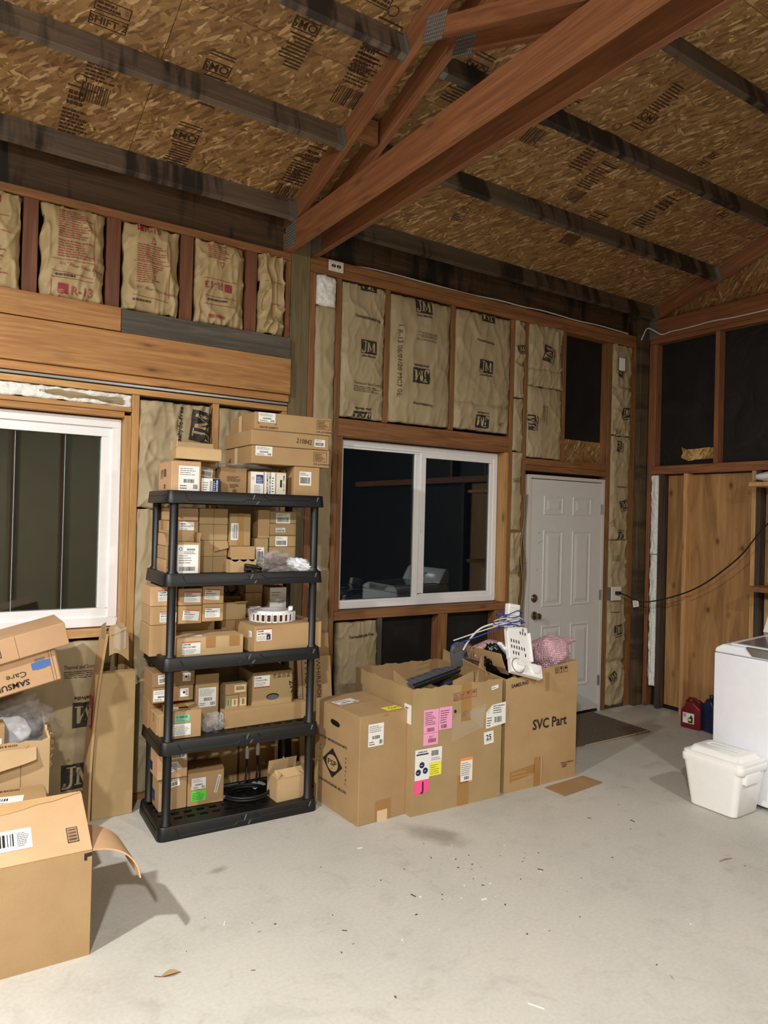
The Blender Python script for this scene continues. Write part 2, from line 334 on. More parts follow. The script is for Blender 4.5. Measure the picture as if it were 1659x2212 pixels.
def blob(name, mat, c, r, amp, seed, parent=None, freq=3.0, sub=4, squash=None, crinkle=0.0, fl=None):
    bm = bmesh.new(); bmesh.ops.create_icosphere(bm, subdivisions=sub, radius=1.0)
    for v in bm.verts:
        n = v.co.normalized(); q = n*freq + Vector((seed*3.1, seed*1.7, seed))
        d = 1 + amp*noise.noise(q) + crinkle*(1-abs(noise.noise(q*2.7))*3)
        p = n*d; p = Vector((p.x*r[0], p.y*r[1], p.z*r[2]))
        if fl is not None and p.z < -fl: p.z = -fl
        v.co = p
    me = bpy.data.meshes.new(name); bm.to_mesh(me); bm.free(); me.materials.append(MATS[mat])
    for p in me.polygons: p.use_smooth = True
    o = bpy.data.objects.new(name, me); C.objects.link(o); o.location = c
    if parent: o.parent = parent
    return o

# ------------------------------------------------------------------ flat print: text, labels, stamps
_tc = {}
def text_geo(s, bold=False):
    k = (s, bold)
    if k in _tc: return _tc[k]
    cu = bpy.data.curves.new('t', 'FONT'); cu.body = s; cu.size = 1.0; cu.resolution_u = 2; cu.offset = 0.022 if bold else 0.0
    o = bpy.data.objects.new('t', cu); C.objects.link(o)
    dg = bpy.context.evaluated_depsgraph_get(); me = bpy.data.meshes.new_from_object(o.evaluated_get(dg))
    vs = [(v.co.x/0.69, v.co.y/0.69) for v in me.vertices]; fs = [tuple(p.vertices) for p in me.polygons]
    bpy.data.objects.remove(o); bpy.data.curves.remove(cu); bpy.data.meshes.remove(me)
    x0 = min((v[0] for v in vs), default=0); x1 = max((v[0] for v in vs), default=0)
    vs = [(x-x0, y) for x, y in vs]; _tc[k] = (vs, fs, x1-x0); return _tc[k]
class Print:
    """flat print laid out in metres: x right, y up"""
    def __init__(s): s.e = []; s.mats = []
    def mi(s, m):
        if m not in s.mats: s.mats.append(m)
        return s.mats.index(m)
    def poly(s, pts, m, l=1): s.e.append(([tuple(p) for p in pts], [tuple(range(len(pts)))], s.mi(m), l)); return s
    def rect(s, x, y, w_, h, m, l=1, rot=0):
        c, t = math.cos(R(rot)), math.sin(R(rot))
        return s.poly([(x+c*a-t*b_, y+t*a+c*b_) for a, b_ in ((0, 0), (w_, 0), (w_, h), (0, h))], m, l)
    def frame(s, x, y, w_, h, t, m, l=2):
        s.rect(x, y, w_, t, m, l); s.rect(x, y+h-t, w_, t, m, l); s.rect(x, y, t, h, m, l); s.rect(x+w_-t, y, t, h, m, l); return s
    def text(s, t, x, y, h, m='ink', rot=0, l=2, bold=False, al='l', wscale=1.0, shear=0):
        vs, fs, wd = text_geo(t, bold); o = {'l': 0, 'c': -wd/2, 'r': -wd}[al]; c, q = math.cos(R(rot)), math.sin(R(rot))
        pts = [((a+o+shear*b_)*h*wscale, b_*h) for a, b_ in vs]
        s.e.append(([(x+c*a-q*b_, y+q*a+c*b_) for a, b_ in pts], fs, s.mi(m), l)); return s
    def fit(s, t, x, y, w_, h, m='ink', **k):
        wd = text_geo(t, k.get('bold', False))[2]; return s.text(t, x, y, h, m, wscale=w_/(wd*h), **k)
    def bars(s, x, y, w_, h, m='ink', l=2, n=22, seed=1, rot=0):
        r = random.Random(seed); c, q = math.cos(R(rot)), math.sin(R(rot)); p = 0
        while p < w_:
            t = w_/n*r.choice((.3, .5, .5, .9)); 
            s.poly([(x+c*a-q*b_, y+q*a+c*b_) for a, b_ in ((p, 0), (p+t, 0), (p+t, h), (p, h))], m, l); p += t + w_/n*r.choice((.3, .4, .7))
        return s
    def lines(s, x, y, w_, h, n, m='ink', l=2, seed=1, t=0.35, rot=0, gap=True):
        """small print too fine to read: broken strokes"""
        r = random.Random(seed); st = h/n; c, q = math.cos(R(rot)), math.sin(R(rot))
        for i in range(n):
            yy = h-(i+0.8)*st; p = 0; end = w_*r.uniform(.55, 1.0)
            while p < end:
                k = min(r.uniform(.06, .22)*w_, end-p)
                s.poly([(x+c*a-q*b_, y+q*a+c*b_) for a, b_ in ((p, yy), (p+k, yy), (p+k, yy+st*t), (p, yy+st*t))], m, l); p += k + (w_*.025 if gap else 0)
        return s
    def disc(s, x, y, r, m, l=1, n=20, r0=None):
        if r0 is None: return s.poly([(x+r*math.cos(2*PI*k/n), y+r*math.sin(2*PI*k/n)) for k in range(n)], m, l)
        for k in range(n):
            a, b_ = 2*PI*k/n, 2*PI*(k+1)/n
            s.poly([(x+r*math.cos(a), y+r*math.sin(a)), (x+r*math.cos(b_), y+r*math.sin(b_)), (x+r0*math.cos(b_), y+r0*math.sin(b_)), (x+r0*math.cos(a), y+r0*math.sin(a))], m, l)
        return s
    def merge(s, o, dx, dy, rot=0, sc=1.0, dl=0):
        c, q = math.cos(R(rot)), math.sin(R(rot))
        for pts, fs, mi, l in o.e: s.e.append(([(dx+sc*(c*a-q*b_), dy+sc*(q*a+c*b_)) for a, b_ in pts], fs, s.mi(o.mats[mi]), l+dl))
        return s
    def build(s, name, parent, M=None, lift=0.0005, conform=None, thr=0.02, clip=None):
        me = bpy.data.meshes.new(name); bm = bmesh.new()
        for pts, fs, mi, l in s.e:
            vv = [bm.verts.new((a, b_, l*lift)) for a, b_ in pts]
            for f in fs:
                try: q = bm.faces.new([vv[i] for i in f]); q.material_index = mi
                except ValueError: pass
        if conform:
            bmesh.ops.triangulate(bm, faces=bm.faces)
            for _ in range(4):
                es = [e for e in bm.edges if e.calc_length() > thr]
                if not es: break
                bmesh.ops.subdivide_edges(bm, edges=es, cuts=1); bmesh.ops.triangulate(bm, faces=[f for f in bm.faces if len(f.verts) > 3])
            if clip:
                dead = [f for f in bm.faces if not (clip[0] < f.calc_center_median().x < clip[1] and clip[2] < f.calc_center_median().y < clip[3])]
                bmesh.ops.delete(bm, geom=dead, context='FACES')
            for v in bm.verts: v.co = conform(v.co.x, v.co.y, v.co.z)
        elif M is not None:
            for v in bm.verts: v.co = M @ v.co
        bm.normal_update()
        bm.to_mesh(me); bm.free()
        for m in s.mats: me.materials.append(MATS[m])
        n = len(me.vertices)
        o = bpy.data.objects.new(name, me); C.objects.link(o)
        if parent: o.parent = parent
        return o
def sticker(w_, h, seed=1, code='', red=False, kind=0):
    p = Print(); p.rect(0, 0, w_, h, 'label_white'); s = min(w_, h)
    if red: p.rect(0, h*.93, w_, h*.07, 'label_red', 2)
    if code:
        p.bars(w_*.06, h*.74, w_*.38, h*.13, seed=seed); p.text(code, w_*.06, h*.52, h*.13, 'ink', bold=True, wscale=min(1.0, w_*.88/(text_geo(code, True)[2]*h*.13)))
        p.lines(w_*.06, h*.08, w_*.8, h*.36, 3, 'ink_grey', seed=seed)
    elif kind == 0:
        p.lines(w_*.07, h*.62, w_*.82, h*.32, 4, 'ink_grey', seed=seed); p.bars(w_*.25, h*.32, w_*.5, h*.15, seed=seed); p.lines(w_*.07, h*.06, w_*.5, h*.2, 2, 'ink', seed=seed+1)
        p.bars(w_*.72, h*.08, w_*.2, h*.18, seed=seed+3, n=9)
    elif kind == 1:
        p.lines(w_*.06, h*.72, w_*.7, h*.22, 2, 'ink', seed=seed); p.bars(w_*.08, h*.14, w_*.8, h*.45, seed=seed, n=30)
    else:
        p.lines(w_*.08, h*.1, w_*.84, h*.82, 9, 'ink_grey', seed=seed)
    return p
# ------------------------------------------------------------------ setting: floor, walls, roof
mb = MB(); mb.box(-5.25, 5.95, -7.45, 0.14, -0.12, 0.0); tag(mb.build('floor', 'concrete', recenter=False), kind='structure')
WIN1 = (-0.51, 1.013, 1.022, 2.235); WIN2 = (2.478, 3.998, 1.037, 2.247); DOOR = (4.235, 5.235, 0.0, 2.10)
def sheathing(xs, zs, holes, y0, y1):
    mb = MB(); xs = sorted(set(xs)); zs = sorted(set(zs))
    for i in range(len(xs)-1):
        for j in range(len(zs)-1):
            cx, cz = (xs[i]+xs[i+1])/2, (zs[j]+zs[j+1])/2
            if any(h[0] < cx < h[1] and h[2] < cz < h[3] for h in holes): continue
            mb.box(xs[i], xs[i+1], y0, y1, zs[j], zs[j+1])
    return mb
hs = (WIN1, WIN2, DOOR)
mb = sheathing([-5.25, 5.90]+[h[0] for h in hs]+[h[1] for h in hs], [0, 3.70]+[h[2] for h in hs]+[h[3] for h in hs], hs, 0.091, 0.125)
wall_back = tag(mb.build('wall_back', 'black_paper', recenter=False), kind='structure')
mb = MB(); mb.box(5.845, 5.90, -7.4, 0.091, 0, 3.46)
mb.prism([(0.091, 3.46), (-7.4, 3.46), (-3.66, 4.90)], 5.845, 5.90, 'X')
wall_right = tag(mb.build('wall_right', 'black_paper', recenter=False), kind='structure')
mb = MB(); mb.box(-5.25, -5.20, -7.4, 0.091, 0, 4.95); wall_left = tag(mb.build('wall_left', 'batt_kraft', recenter=False), kind='structure')
mb = MB(); mb.box(-5.2, 5.845, -7.4, -7.33, 0, 3.75); wall_front = tag(mb.build('wall_front', 'batt_kraft', recenter=False), kind='structure')
for i in range(16): lumber('stud', (-4.9+i*0.68, -7.29, 0), (-4.9+i*0.68, -7.29, 3.6), 0.04, 0.09, 'fir_plate', wall_front, side=(1, 0, 0))
for i in range(10): lumber('stud', (-5.16, -0.6-i*0.7, 0), (-5.16, -0.6-i*0.7, 3.6), 0.04, 0.09, 'fir_plate', wall_left, side=(0, 1, 0))
mb = MB()
zr = lambda y: 3.716-0.333*y
for (ya, yb, f) in ((0.125, -3.66, 1), (-3.66, -7.45, -1)):
    za = zr(ya)+.016 if f > 0 else zr(-3.66)+.016; zb = zr(-3.66)+.016 if f > 0 else zr(0.125)+.016
    mb.add([(-5.25, ya, za), (5.9, ya, za), (5.9, yb, zb), (-5.25, yb, zb), (-5.25, ya, za+.04), (5.9, ya, za+.04), (5.9, yb, zb+.04), (-5.25, yb, zb+.04)],
           [(0, 1, 2, 3), (7, 6, 5, 4), (0, 4, 5, 1), (1, 5, 6, 2), (2, 6, 7, 3), (3, 7, 4, 0)])
ceiling = tag(mb.build('ceiling', 'osb_roof', recenter=False), kind='structure')
SA = math.atan(0.333); CS, SN = math.cos(SA), math.sin(SA)
def slope_frame(x, y):   # local x = X, local y = up the slope, local z = down into the room
    M = Matrix(((1, 0, 0, x), (0, -CS, -SN, y), (0, SN, -CS, zr(y)), (0, 0, 0, 1))); return M
def stamp(kind, seed):
    p = Print()
    if kind == 'list':
        p.lines(0, 0.16, 0.15, 0.20, 9, 'ink_osb', seed=seed, t=.5); p.bars(0, .02, .14, .12, 'ink_osb', seed=seed, n=12); p.rect(0, .38, .15, .012, 'ink_osb'); p.rect(0, .40, .15, .006, 'ink_osb')
    elif kind == 'list2':
        p.lines(0, 0.0, 0.15, 0.18, 7, 'ink_osb', seed=seed, t=.6); p.lines(0.01, 0.2, 0.12, 0.1, 3, 'ink_osb', seed=seed+4, t=.7); p.rect(0, .32, .14, .01, 'ink_osb'); p.disc(.05, .38, .03, 'ink_osb', r0=.024)
    elif kind == 'qms':
        p.text('QMS', 0.075, 0.02, 0.045, 'ink_osb', 0, bold=True, al='c')
        for x in (0, .13): p.rect(x, .015, .008, .055, 'ink_osb')
        p.rect(0, .008, .138, .007, 'ink_osb'); p.rect(0, .07, .138, .007, 'ink_osb'); p.lines(0, .09, .14, .2, 10, 'ink_osb', seed=seed, t=.5, gap=False); p.rect(0, -.03, .13, .008, 'ink_osb'); p.rect(0, -.05, .13, .008, 'ink_osb')
    elif kind == 'shift':
        p.frame(0, 0, .17, .065, .005, 'ink_osb'); p.text('SHIFT 2', .085, .015, .036, 'ink_osb', 0, al='c', bold=True); p.frame(.01, .08, .16, .06, .005, 'ink_osb'); p.lines(.02, .088, .14, .044, 2, 'ink_osb', seed=seed, t=.6)
    elif kind == 'box':
        p.frame(0, 0, .09, .06, .005, 'ink_osb'); p.lines(.01, .01, .07, .04, 2, 'ink_osb', seed=seed, t=.6); p.frame(0, .09, .08, .05, .005, 'ink_osb'); p.lines(.01, .1, .06, .03, 2, 'ink_osb', seed=seed+1, t=.7); p.text('1', .03, .17, .05, 'ink_osb')
    return p
STAMPS = [(.66, -.30, 'list', 0), (.62, -.745, 'shift', 0), (1.30, -.34, 'qms', 180), (1.31, -.80, 'qms', 180), (1.90, -.20, 'list2', 0), (1.86, -.80, 'list', 0), (1.86, -.05, 'list', 0), (1.85, -1.02, 'list2', 0), (1.62, -1.18, 'qms', 180), (.60, -.08, 'list2', 0), (1.88, -1.5, 'shift', 180),
          (3.08, -1.02, 'list', 0), (3.12, -.32, 'box', 0), (3.66, -1.45, 'qms', 0), (3.55, -1.0, 'list2', 0), (2.56, -1.35, 'qms', 180), (4.42, -1.36, 'box', 0), (4.1, -.4, 'list', 0), (4.5, -.78, 'list2', 0), (3.75, -.75, 'list', 0), (2.62, -.72, 'list2', 0), (5.1, -1.1, 'box', 0), (3.1, -1.75, 'list', 0)]
row_h = 1.157
for row in range(3):
    ya = 0.12-row*row_h; off = 0.975 if row % 2 == 0 else -0.245
    for k in range(-2, 3):
        xa, xb = off+2.44*k+.0015, off+2.44*(k+1)-.0015
        xa, xb = max(xa, -3.5), min(xb, 5.84)
        if xb-xa < .1: continue
        mb = MB(); mb.box(0, xb-xa, 0, 1.217, -.0115, 0)
        o = mb.build('osb_sheet', 'osb_roof', ceiling, recenter=False); o.matrix_local = slope_frame(xa, ya)
        for j, (sx, sy, kd, rot) in enumerate(STAMPS):
            if xa < sx < xb-.02 and ya-row_h < sy <= ya:
                Ms = Matrix.Translation((sx-xa, (ya-sy)/CS, .0006)) @ Matrix.Rotation(R(rot), 4, 'Z')
                stamp(kd, j).build('printed_stamp', o, Ms, lift=.0003)
# purlins with their hangers
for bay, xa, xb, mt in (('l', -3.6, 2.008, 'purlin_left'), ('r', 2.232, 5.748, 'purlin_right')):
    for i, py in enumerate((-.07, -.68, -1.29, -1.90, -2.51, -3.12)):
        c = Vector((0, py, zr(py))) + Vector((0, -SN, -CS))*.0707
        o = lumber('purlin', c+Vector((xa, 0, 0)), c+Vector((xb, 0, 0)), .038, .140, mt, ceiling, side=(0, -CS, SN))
        if i < 4:
            Ln = xb-xa
            for e, s in (((Ln, -1),) if bay == 'l' else ((0, 1), (Ln, -1))):
                mb = MB(); x0, x1 = (e-.038, e-.0005) if s < 0 else (e+.0005, e+.038)
                # local axes of the board: y across (up-slope), z = x cross y
                mb.box(x0, x1, -.022, .022, .0702, .0725); mb.box(x0, x1, .0192, .0212, -.05, .0725); mb.box(x0, x1, -.0212, -.0192, -.05, .0725)
                xe = e-.002 if s < 0 else e; mb.box(xe, xe+.002, .0205, .040, -.06, .0725); mb.box(xe, xe+.002, -.040, -.0205, -.06, .0725)
                h = mb.build('joist_hanger', 'galvanised', o, recenter=False)
# roof trusses
def gusset(w_, h, parent, x, y, z, rot=0):
    mb = MB(); mb.box(-.0012, 0, -w_/2, w_/2, -h/2, h/2)
    nx, nz = int(w_/.017), int(h/.017)
    for i in range(nx):
        for j in range(nz):
            a, b_ = -w_/2+(i+.5)*w_/nx, -h/2+(j+.5)*h/nz; mb.add([(-.0012, a-.003, b_-.004), (-.0012, a+.003, b_-.004), (-.0012, a+.003, b_+.004), (-.0012, a-.003, b_+.004), (-.004, a, b_)], [(0, 1, 4), (1, 2, 4), (2, 3, 4), (3, 0, 4)])
    o = mb.build('gusset_plate', 'galvanised', parent, recenter=False); o.location = (x, y, z); o.rotation_euler = (rot, 0, 0); return o
def truss(x, label, mat='fir_red', web=True, block=False):
    t = empty('roof_truss', (x, 0, 3.43), 0, label, 'roof truss', 'timber roof trusses'); q = lambda y, z: (0, y, z-3.43)
    lumber('bottom_chord', q(.085, 3.516), q(-7.3, 3.516), .038, .172, mat, t, side=(1, 0, 0))
    lumber('top_chord', q(.06, zr(.06)-.078), q(-3.65, zr(-3.65)-.078), .038, .141, mat, t, side=(1, 0, 0))
    if web:
        lumber('web', q(-1.50, 4.062), q(-2.66, 3.592), .0376, .084, mat, t, side=(1, 0, 0))
        lumber('web', q(-2.74, 3.60), q(-3.6, 4.78), .0376, .084, mat, t, side=(1, 0, 0))
        gusset(.165, .125, t, -.0192, -1.575, 4.03-3.43, R(20))
    gusset(.155, .150, t, -.0192, -.06, 3.52-3.43)
    return t
t1 = truss(2.029, 'reddish timber roof truss on the left side of the main post')
for yy in (-.82,): lumber('blocking', (.02, yy, 3.90-3.43), (.143, yy, 3.90-3.43), .038, .13, 'fir_plate', t1, side=(0, 1, 0))
truss(2.211, 'reddish timber roof truss on the right side of the main post')
truss(5.772, 'dark timber roof truss standing on the right wall at the gable', web=False)
# gable sheathing of strand board above the right wall
mb = MB(); mb.prism([(-.05, .01), (3.62, .01), (3.62, 1.45), (-.05, .225)], 0, .015, 'Z'); gb = mb.build('gable_board', 'osb_roof', wall_right, recenter=False); gb.matrix_local = Matrix(((0, 0, -1, 5.832), (-1, 0, 0, 0), (0, 1, 0, 3.46), (0, 0, 0, 1)))

# framing of the back wall
B = wall_back
hbeam('top_plate', -5.2, 2.048, 3.380, 3.428, 'fir_plate', B)
hbeam('top_plate', 2.192, 5.63, 3.342, 3.398, 'fir_plate', B, -.002, .089); hbeam('top_plate', 2.192, 5.63, 3.400, 3.455, 'fir_plate', B, .004, .089)
hbeam('rim_board', -5.2, 2.048, 3.440, 3.715, 'rim_dark', B, .052, .090); hbeam('rim_board', 2.192, 5.75, 3.458, 3.715, 'rim_dark', B, .052, .090)
lumber('post', (2.1205, .045, 0), (2.1205, .045, 3.70), .139, .09, 'post_green', B, side=(1, 0, 0))
# left bay, above the beams
for x0, x1 in ((.458, .532), (.886, .964), (1.313, 1.390), (1.731, 1.808), (-.4, -.33), (.02, .09)): vstud('stud', x0, x1, 2.86, 3.378, 'stud_red', B)
vstud('stud', 2.012, 2.047, 2.86, 3.378, 'fir_plate', B)
hbeam('header_board', -2.6, .969, 2.727, 2.862, 'fir_beam', B, -.036, .002); hbeam('header_board', .972, 2.040, 2.722, 2.857, 'grey_board', B, -.036, .002)
hbeam('header_beam', -2.6, 2.046, 2.488, 2.720, 'fir_beam', B, -.040, .002)
hbeam('backing_board', -2.6, 2.046, 2.488, 2.86, 'fir_brown', B, .004, .088)
hbeam('trim_strip', -2.6, 2.046, 2.440, 2.486, 'fir_beam', B, -.018, .05)
hbeam('trim_strip', -2.6, 2.046, 2.420, 2.436, 'steel', B, -.004, .05)
hbeam('top_plate', -2.6, 2.046, 2.380, 2.414, 'fir_gold', B, .0, .089)
# left bay, window framing
vstud('king_stud', 1.054, 1.095, 0, 2.378, 'fir_gold', B); vstud('jack_stud', 1.014, 1.052, 0, 2.252, 'fir_gold', B)
vstud('stud', 1.540, 1.580, 0, 2.378, 'fir_gold', B); vstud('stud', 2.012, 2.047, 0, 2.378, 'fir_gold', B)
hbeam('header_board', -.6, 1.052, 2.275, 2.300, 'fir_gold', B, -.002, .089); hbeam('header_board', -.6, 1.014, 2.240, 2.273, 'fir_beam', B, .006, .089)
hbeam('window_sill_board', -.6, 1.012, .975, 1.018, 'fir_pale', B, -.004, .089)
# right bay
vstud('stud', 2.193, 2.234, 0, 3.34, 'fir_red', B); vstud('king_stud', 2.398, 2.438, 0, 3.34, 'fir_brown', B)
for x0, x1 in ((2.802, 2.842), (3.410, 3.448)): vstud('stud', x0, x1, 2.38, 3.34, 'fir_brown', B)
vstud('king_stud', 4.036, 4.074, 0, 3.34, 'fir_brown', B); vstud('king_stud', 4.190, 4.230, 0, 3.34, 'fir_brown', B)
vstud('stud', 4.646, 4.686, 2.222, 3.34, 'fir_brown', B); vstud('king_stud', 5.246, 5.292, 0, 3.34, 'fir_brown', B); vstud('stud', 5.556, 5.634, 0, 3.34, 'fir_brown', B)
hbeam('header_board', 2.440, 4.034, 2.252, 2.376, 'fir_plate', B, -.001, .089)
vstud('jack_stud', 2.440, 2.476, 1.037, 2.250, 'fir_brown', B); vstud('jack_stud', 3.999, 4.034, 1.037, 2.250, 'fir_gold', B)
hbeam('window_sill_board', 2.440, 4.034, .975, 1.035, 'fir_brown', B, -.003, .089)
vstud('cripple_stud', 2.806, 2.842, 0, .973, 'grey_board', B); vstud('cripple_stud', 3.355, 3.44, 0, .973, 'fir_brown', B); vstud('cripple_stud', 3.93, 4.034, 0, .973, 'fir_plate', B)
hbeam('header_board', 4.232, 5.244, 2.168, 2.220, 'fir_plate', B); hbeam('header_board', 4.232, 5.244, 2.118, 2.166, 'fir_brown', B, .003, .089)
hbeam('bottom_plate', 2.44, 4.034, 0, .04, 'fir_brown', B, .0, .09); hbeam('bottom_plate', 1.10, 2.04, 0, .04, 'fir_brown', B, .0, .09); hbeam('bottom_plate', 5.294, 5.554, 0, .04, 'dark_stud', B, .0, .09)
mb = MB(); mb.box(0, .556, 0, .205, -.006, 0); o = mb.build('osb_patch', 'osb_roof', B, recenter=False); o.matrix_local = Matrix(((1, 0, 0, 4.688), (0, 0, -1, .083), (0, 1, 0, 2.224), (0, 0, 0, 1)))
lumber('corner_post', (5.697, .02, 0), (5.697, .02, 3.70), .118, .138, 'corner_post', B, side=(1, 0, 0))

# framing of the right wall
Wr = wall_right
def rlum(name, y0, y1, z0, z1, mat, x0=5.752, x1=5.840, vert=True):
    if vert: return lumber(name, ((x0+x1)/2, (y0+y1)/2, z0), ((x0+x1)/2, (y0+y1)/2, z1), abs(y1-y0), x1-x0, mat, Wr, side=(0, 1, 0))
    return lumber(name, ((x0+x1)/2, y0, (z0+z1)/2), ((x0+x1)/2, y1, (z0+z1)/2), x1-x0, z1-z0, mat, Wr, side=(1, 0, 0))
rlum('top_plate', -.055, -5.0, 3.380, 3.418, 'fir_red', vert=False); rlum('top_plate', -.055, -5.0, 3.420, 3.458, 'fir_red', vert=False)
rlum('middle_plate', -.09, -5.0, 2.160, 2.236, 'fir_red', vert=False)
rlum('stud', -.092, -.054, 0, 3.378, 'fir_red'); rlum('stud', -.132, -.094, 2.238, 3.378, 'fir_red')
for y in (-.715, -1.36, -2.0, -2.65): rlum('stud', y-.038, y, 2.238, 3.378, 'fir_red')
rlum('stud', -.222, -.184, 0, 2.158, 'dark_stud'); rlum('stud', -.475, -.437, 0, 2.158, 'fir_pale'); rlum('stud', -1.096, -1.060, 0, 2.158, 'fir_pale'); rlum('stud', -1.136, -1.098, 0, 2.158, 'dark_stud')
for y in (-1.75, -2.4): rlum('stud', y-.04, y, 0, 2.158, 'dark_stud')
for (ya, yb) in ((-.232, -1.10), (-1.14, -2.35)):
    mb = MB(); mb.box(5.832, 5.843, yb, ya, 0.04, 2.150); mb.build('plywood_sheet', 'plywood', Wr)
mb = MB(); pts = [(-.36, 2.405), (-.372, 2.36), (-.355, 2.31), (-.43, 2.275), (-.52, 2.285), (-.715, 2.288), (-.715, 2.375), (-.62, 2.388), (-.5, 2.38), (-.41, 2.38)]
mb.prism([(-a-.35, b_-2.27) for a, b_ in pts], 0, .01, 'Z'); o = mb.build('osb_patch', 'osb_patch', Wr, recenter=False); o.matrix_local = Matrix(((0, 0, -1, 5.838), (-1, 0, 0, -.35), (0, 1, 0, 2.27), (0, 0, 0, 1)))

# ------------------------------------------------------------------ windows and door
def ring(mb, x0, x1, z0, z1, w_, y0, y1, wl=None, wr=None, wb=None):
    wl = w_ if wl is None else wl; wr = w_ if wr is None else wr; wb = w_ if wb is None else wb
    mb.box(x0, x1, y0, y1, z0, z0+wb); mb.box(x0, x1, y0, y1, z1-w_, z1); mb.box(x0, x0+wl, y0, y1, z0+wb, z1-w_); mb.box(x1-wr, x1, y0, y1, z0+wb, z1-w_)
def window(name, x0, x1, z0, z1, y=.084, fw=.045, split=None, slide='right'):
    w_ = empty(name, ((x0+x1)/2, y, z0), kind='structure'); K = Matrix.Translation(-w_.location)
    def put(nm, mb, mat, bev=.004, par=None):
        mb.v = [tuple(K @ Vector(v)) for v in mb.v]; return mb.build(nm, mat, par or w_, bevel=bev)
    mb = MB(); ring(mb, x0, x1, z0, z1, fw, y, y+.055); put('window_frame', mb, 'white_vinyl')
    mb = MB(); ring(mb, x0+.012, x1-.012, z0+.012, z1-.012, fw+.004, y+.012, y+.056); put('window_frame', mb, 'white_vinyl')
    xs = split
    
    for dy in (.030, .040): mb = MB(); mb.box(x0+fw, xs+.03, y+dy, y+dy+.003, z0+fw-.01, z1-fw+.01); put('pane', mb, 'window_glass', 0)
    mb = MB(); mb.box(xs+.0, xs+.045, y+.018, y+.045, z0+fw, z1-fw); put('meeting_stile', mb, 'white_vinyl')
    mb = MB(); ring(mb, xs+.045, x1-fw+.012, z0+fw-.008, z1-fw+.008, .047, y+.004, y+.034, wl=.052); s = put('sash', mb, 'white_vinyl')
    
    for dy in (.014, .024): mb = MB(); mb.box(xs+.09, x1-fw-.03, y+dy, y+dy+.003, z0+fw+.03, z1-fw-.03); put('pane', mb, 'window_glass', 0)
    mb = MB(); mb.tube([(xs+.052, y+.002, z0+.55), (xs+.058, y-.008, z0+.565), (xs+.058, y-.008, z0+.625), (xs+.052, y+.002, z0+.64)], .005, 8); put('sash_pull', mb, 'white_vinyl', 0)
    return w_
window('window_2', WIN2[0]+.002, WIN2[1]-.002, WIN2[2]+.002, WIN2[3]-.003, split=3.172)
def window_fixed():
    x0, x1, z0, z1 = WIN1; w_ = empty('window_1', ((x0+x1)/2, .05, z0), kind='structure'); K = Matrix.Translation(-w_.location)
    def put(nm, mb, mat, bev=.004):
        mb.v = [tuple(K @ Vector(v)) for v in mb.v]; return mb.build(nm, mat, w_, bevel=bev)
    mb = MB(); ring(mb, x0+.002, x1-.002, z0+.002, z1-.002, .052, .060, .13); put('window_frame', mb, 'white_vinyl')
    mb = MB(); ring(mb, x0+.05, x1-.05, z0+.05, z1-.05, .058, .075, .13); put('sash', mb, 'white_vinyl')
    
    for dy in (.096, .116): mb = MB(); mb.box(x0+.09, x1-.09, dy, dy+.003, z0+.09, z1-.09); put('pane', mb, 'window_glass', 0)
    for gx in (.46, .715):
        mb = MB(); mb.box(gx-.002, gx+.002, .104, .108, z0+.1, z1-.1); put('grille_bar', mb, 'cable_white', 0)
window_fixed()
d = empty('door_1', (4.74, 0, 0), kind='structure')
def dput(nm, mb, mat, bev=.002, smooth=False):
    mb.v = [tuple(Vector(v)-Vector((4.74, 0, 0))) for v in mb.v]; return mb.build(nm, mat, d, bevel=bev, smooth=smooth)
mb = MB(); mb.box(4.256, 4.292, -.006, .11, 0, 2.086); mb.box(5.190, 5.224, -.006, .11, 0, 2.086); mb.box(4.292, 5.190, -.006, .11, 2.058, 2.086); dput('door_jamb', mb, 'jamb_paint')
mb = MB(); mb.box(4.295, 5.187, .004, .048, .026, 2.052); slab = dput('door_slab', mb, 'door_paint')
mb = MB(); mb.box(4.29, 5.19, .0, .11, .0, .020); dput('threshold', mb, 'dark_metal')
def door_panel(x0, x1, z0, z1):
    mb = MB(); steps = [(0, 0.0), (.006, .006), (.016, .006), (.024, .001), (.034, .001), (.060, .0075)]; vs = []; fs = []
    for o_, dp in steps: vs += [(x0+o_, .0042-dp, z0+o_), (x1-o_, .0042-dp, z0+o_), (x1-o_, .0042-dp, z1-o_), (x0+o_, .0042-dp, z1-o_)]
    for i in range(len(steps)-1):
        for k in range(4): fs.append((i*4+k, i*4+(k+1) % 4, (i+1)*4+(k+1) % 4, (i+1)*4+k))
    n = (len(steps)-1)*4; fs.append((n, n+1, n+2, n+3)); mb.add(vs, fs); dput('door_panel', mb, 'door_paint', 0)
for x0, x1 in ((4.456, 4.696), (4.812, 5.056)):
    for z0, z1 in ((1.752, 1.918), (.970, 1.624), (.258, .815)): door_panel(x0, x1, z0, z1)
mb = MB(); mb.lathe([(.034, .003), (.034, -.006), (.030, -.010), (.016, -.011), (.016, -.016)], 24, (4.363, 0, 1.05), 'Y'); mb.box(4.360, 4.366, -.024, -.012, 1.036, 1.064); dput('deadbolt', mb, 'nickel', 0, True)
mb = MB(); mb.lathe([(.034, .003), (.034, -.006), (.028, -.010), (.012, -.014), (.012, -.034), (.022, -.040), (.027, -.052), (.025, -.064), (.014, -.070)], 24, (4.367, 0, .905), 'Y'); dput('door_knob', mb, 'nickel', 0, True)
for z in (1.818, 1.049, .281):
    mb = MB(); mb.box(5.180, 5.200, -.0068, .0, z-.045, z+.045); mb.tube([(5.190, -.010, z-.045), (5.190, -.010, z+.045)], .006, 8); dput('hinge', mb, 'steel', 0)
mb = MB()
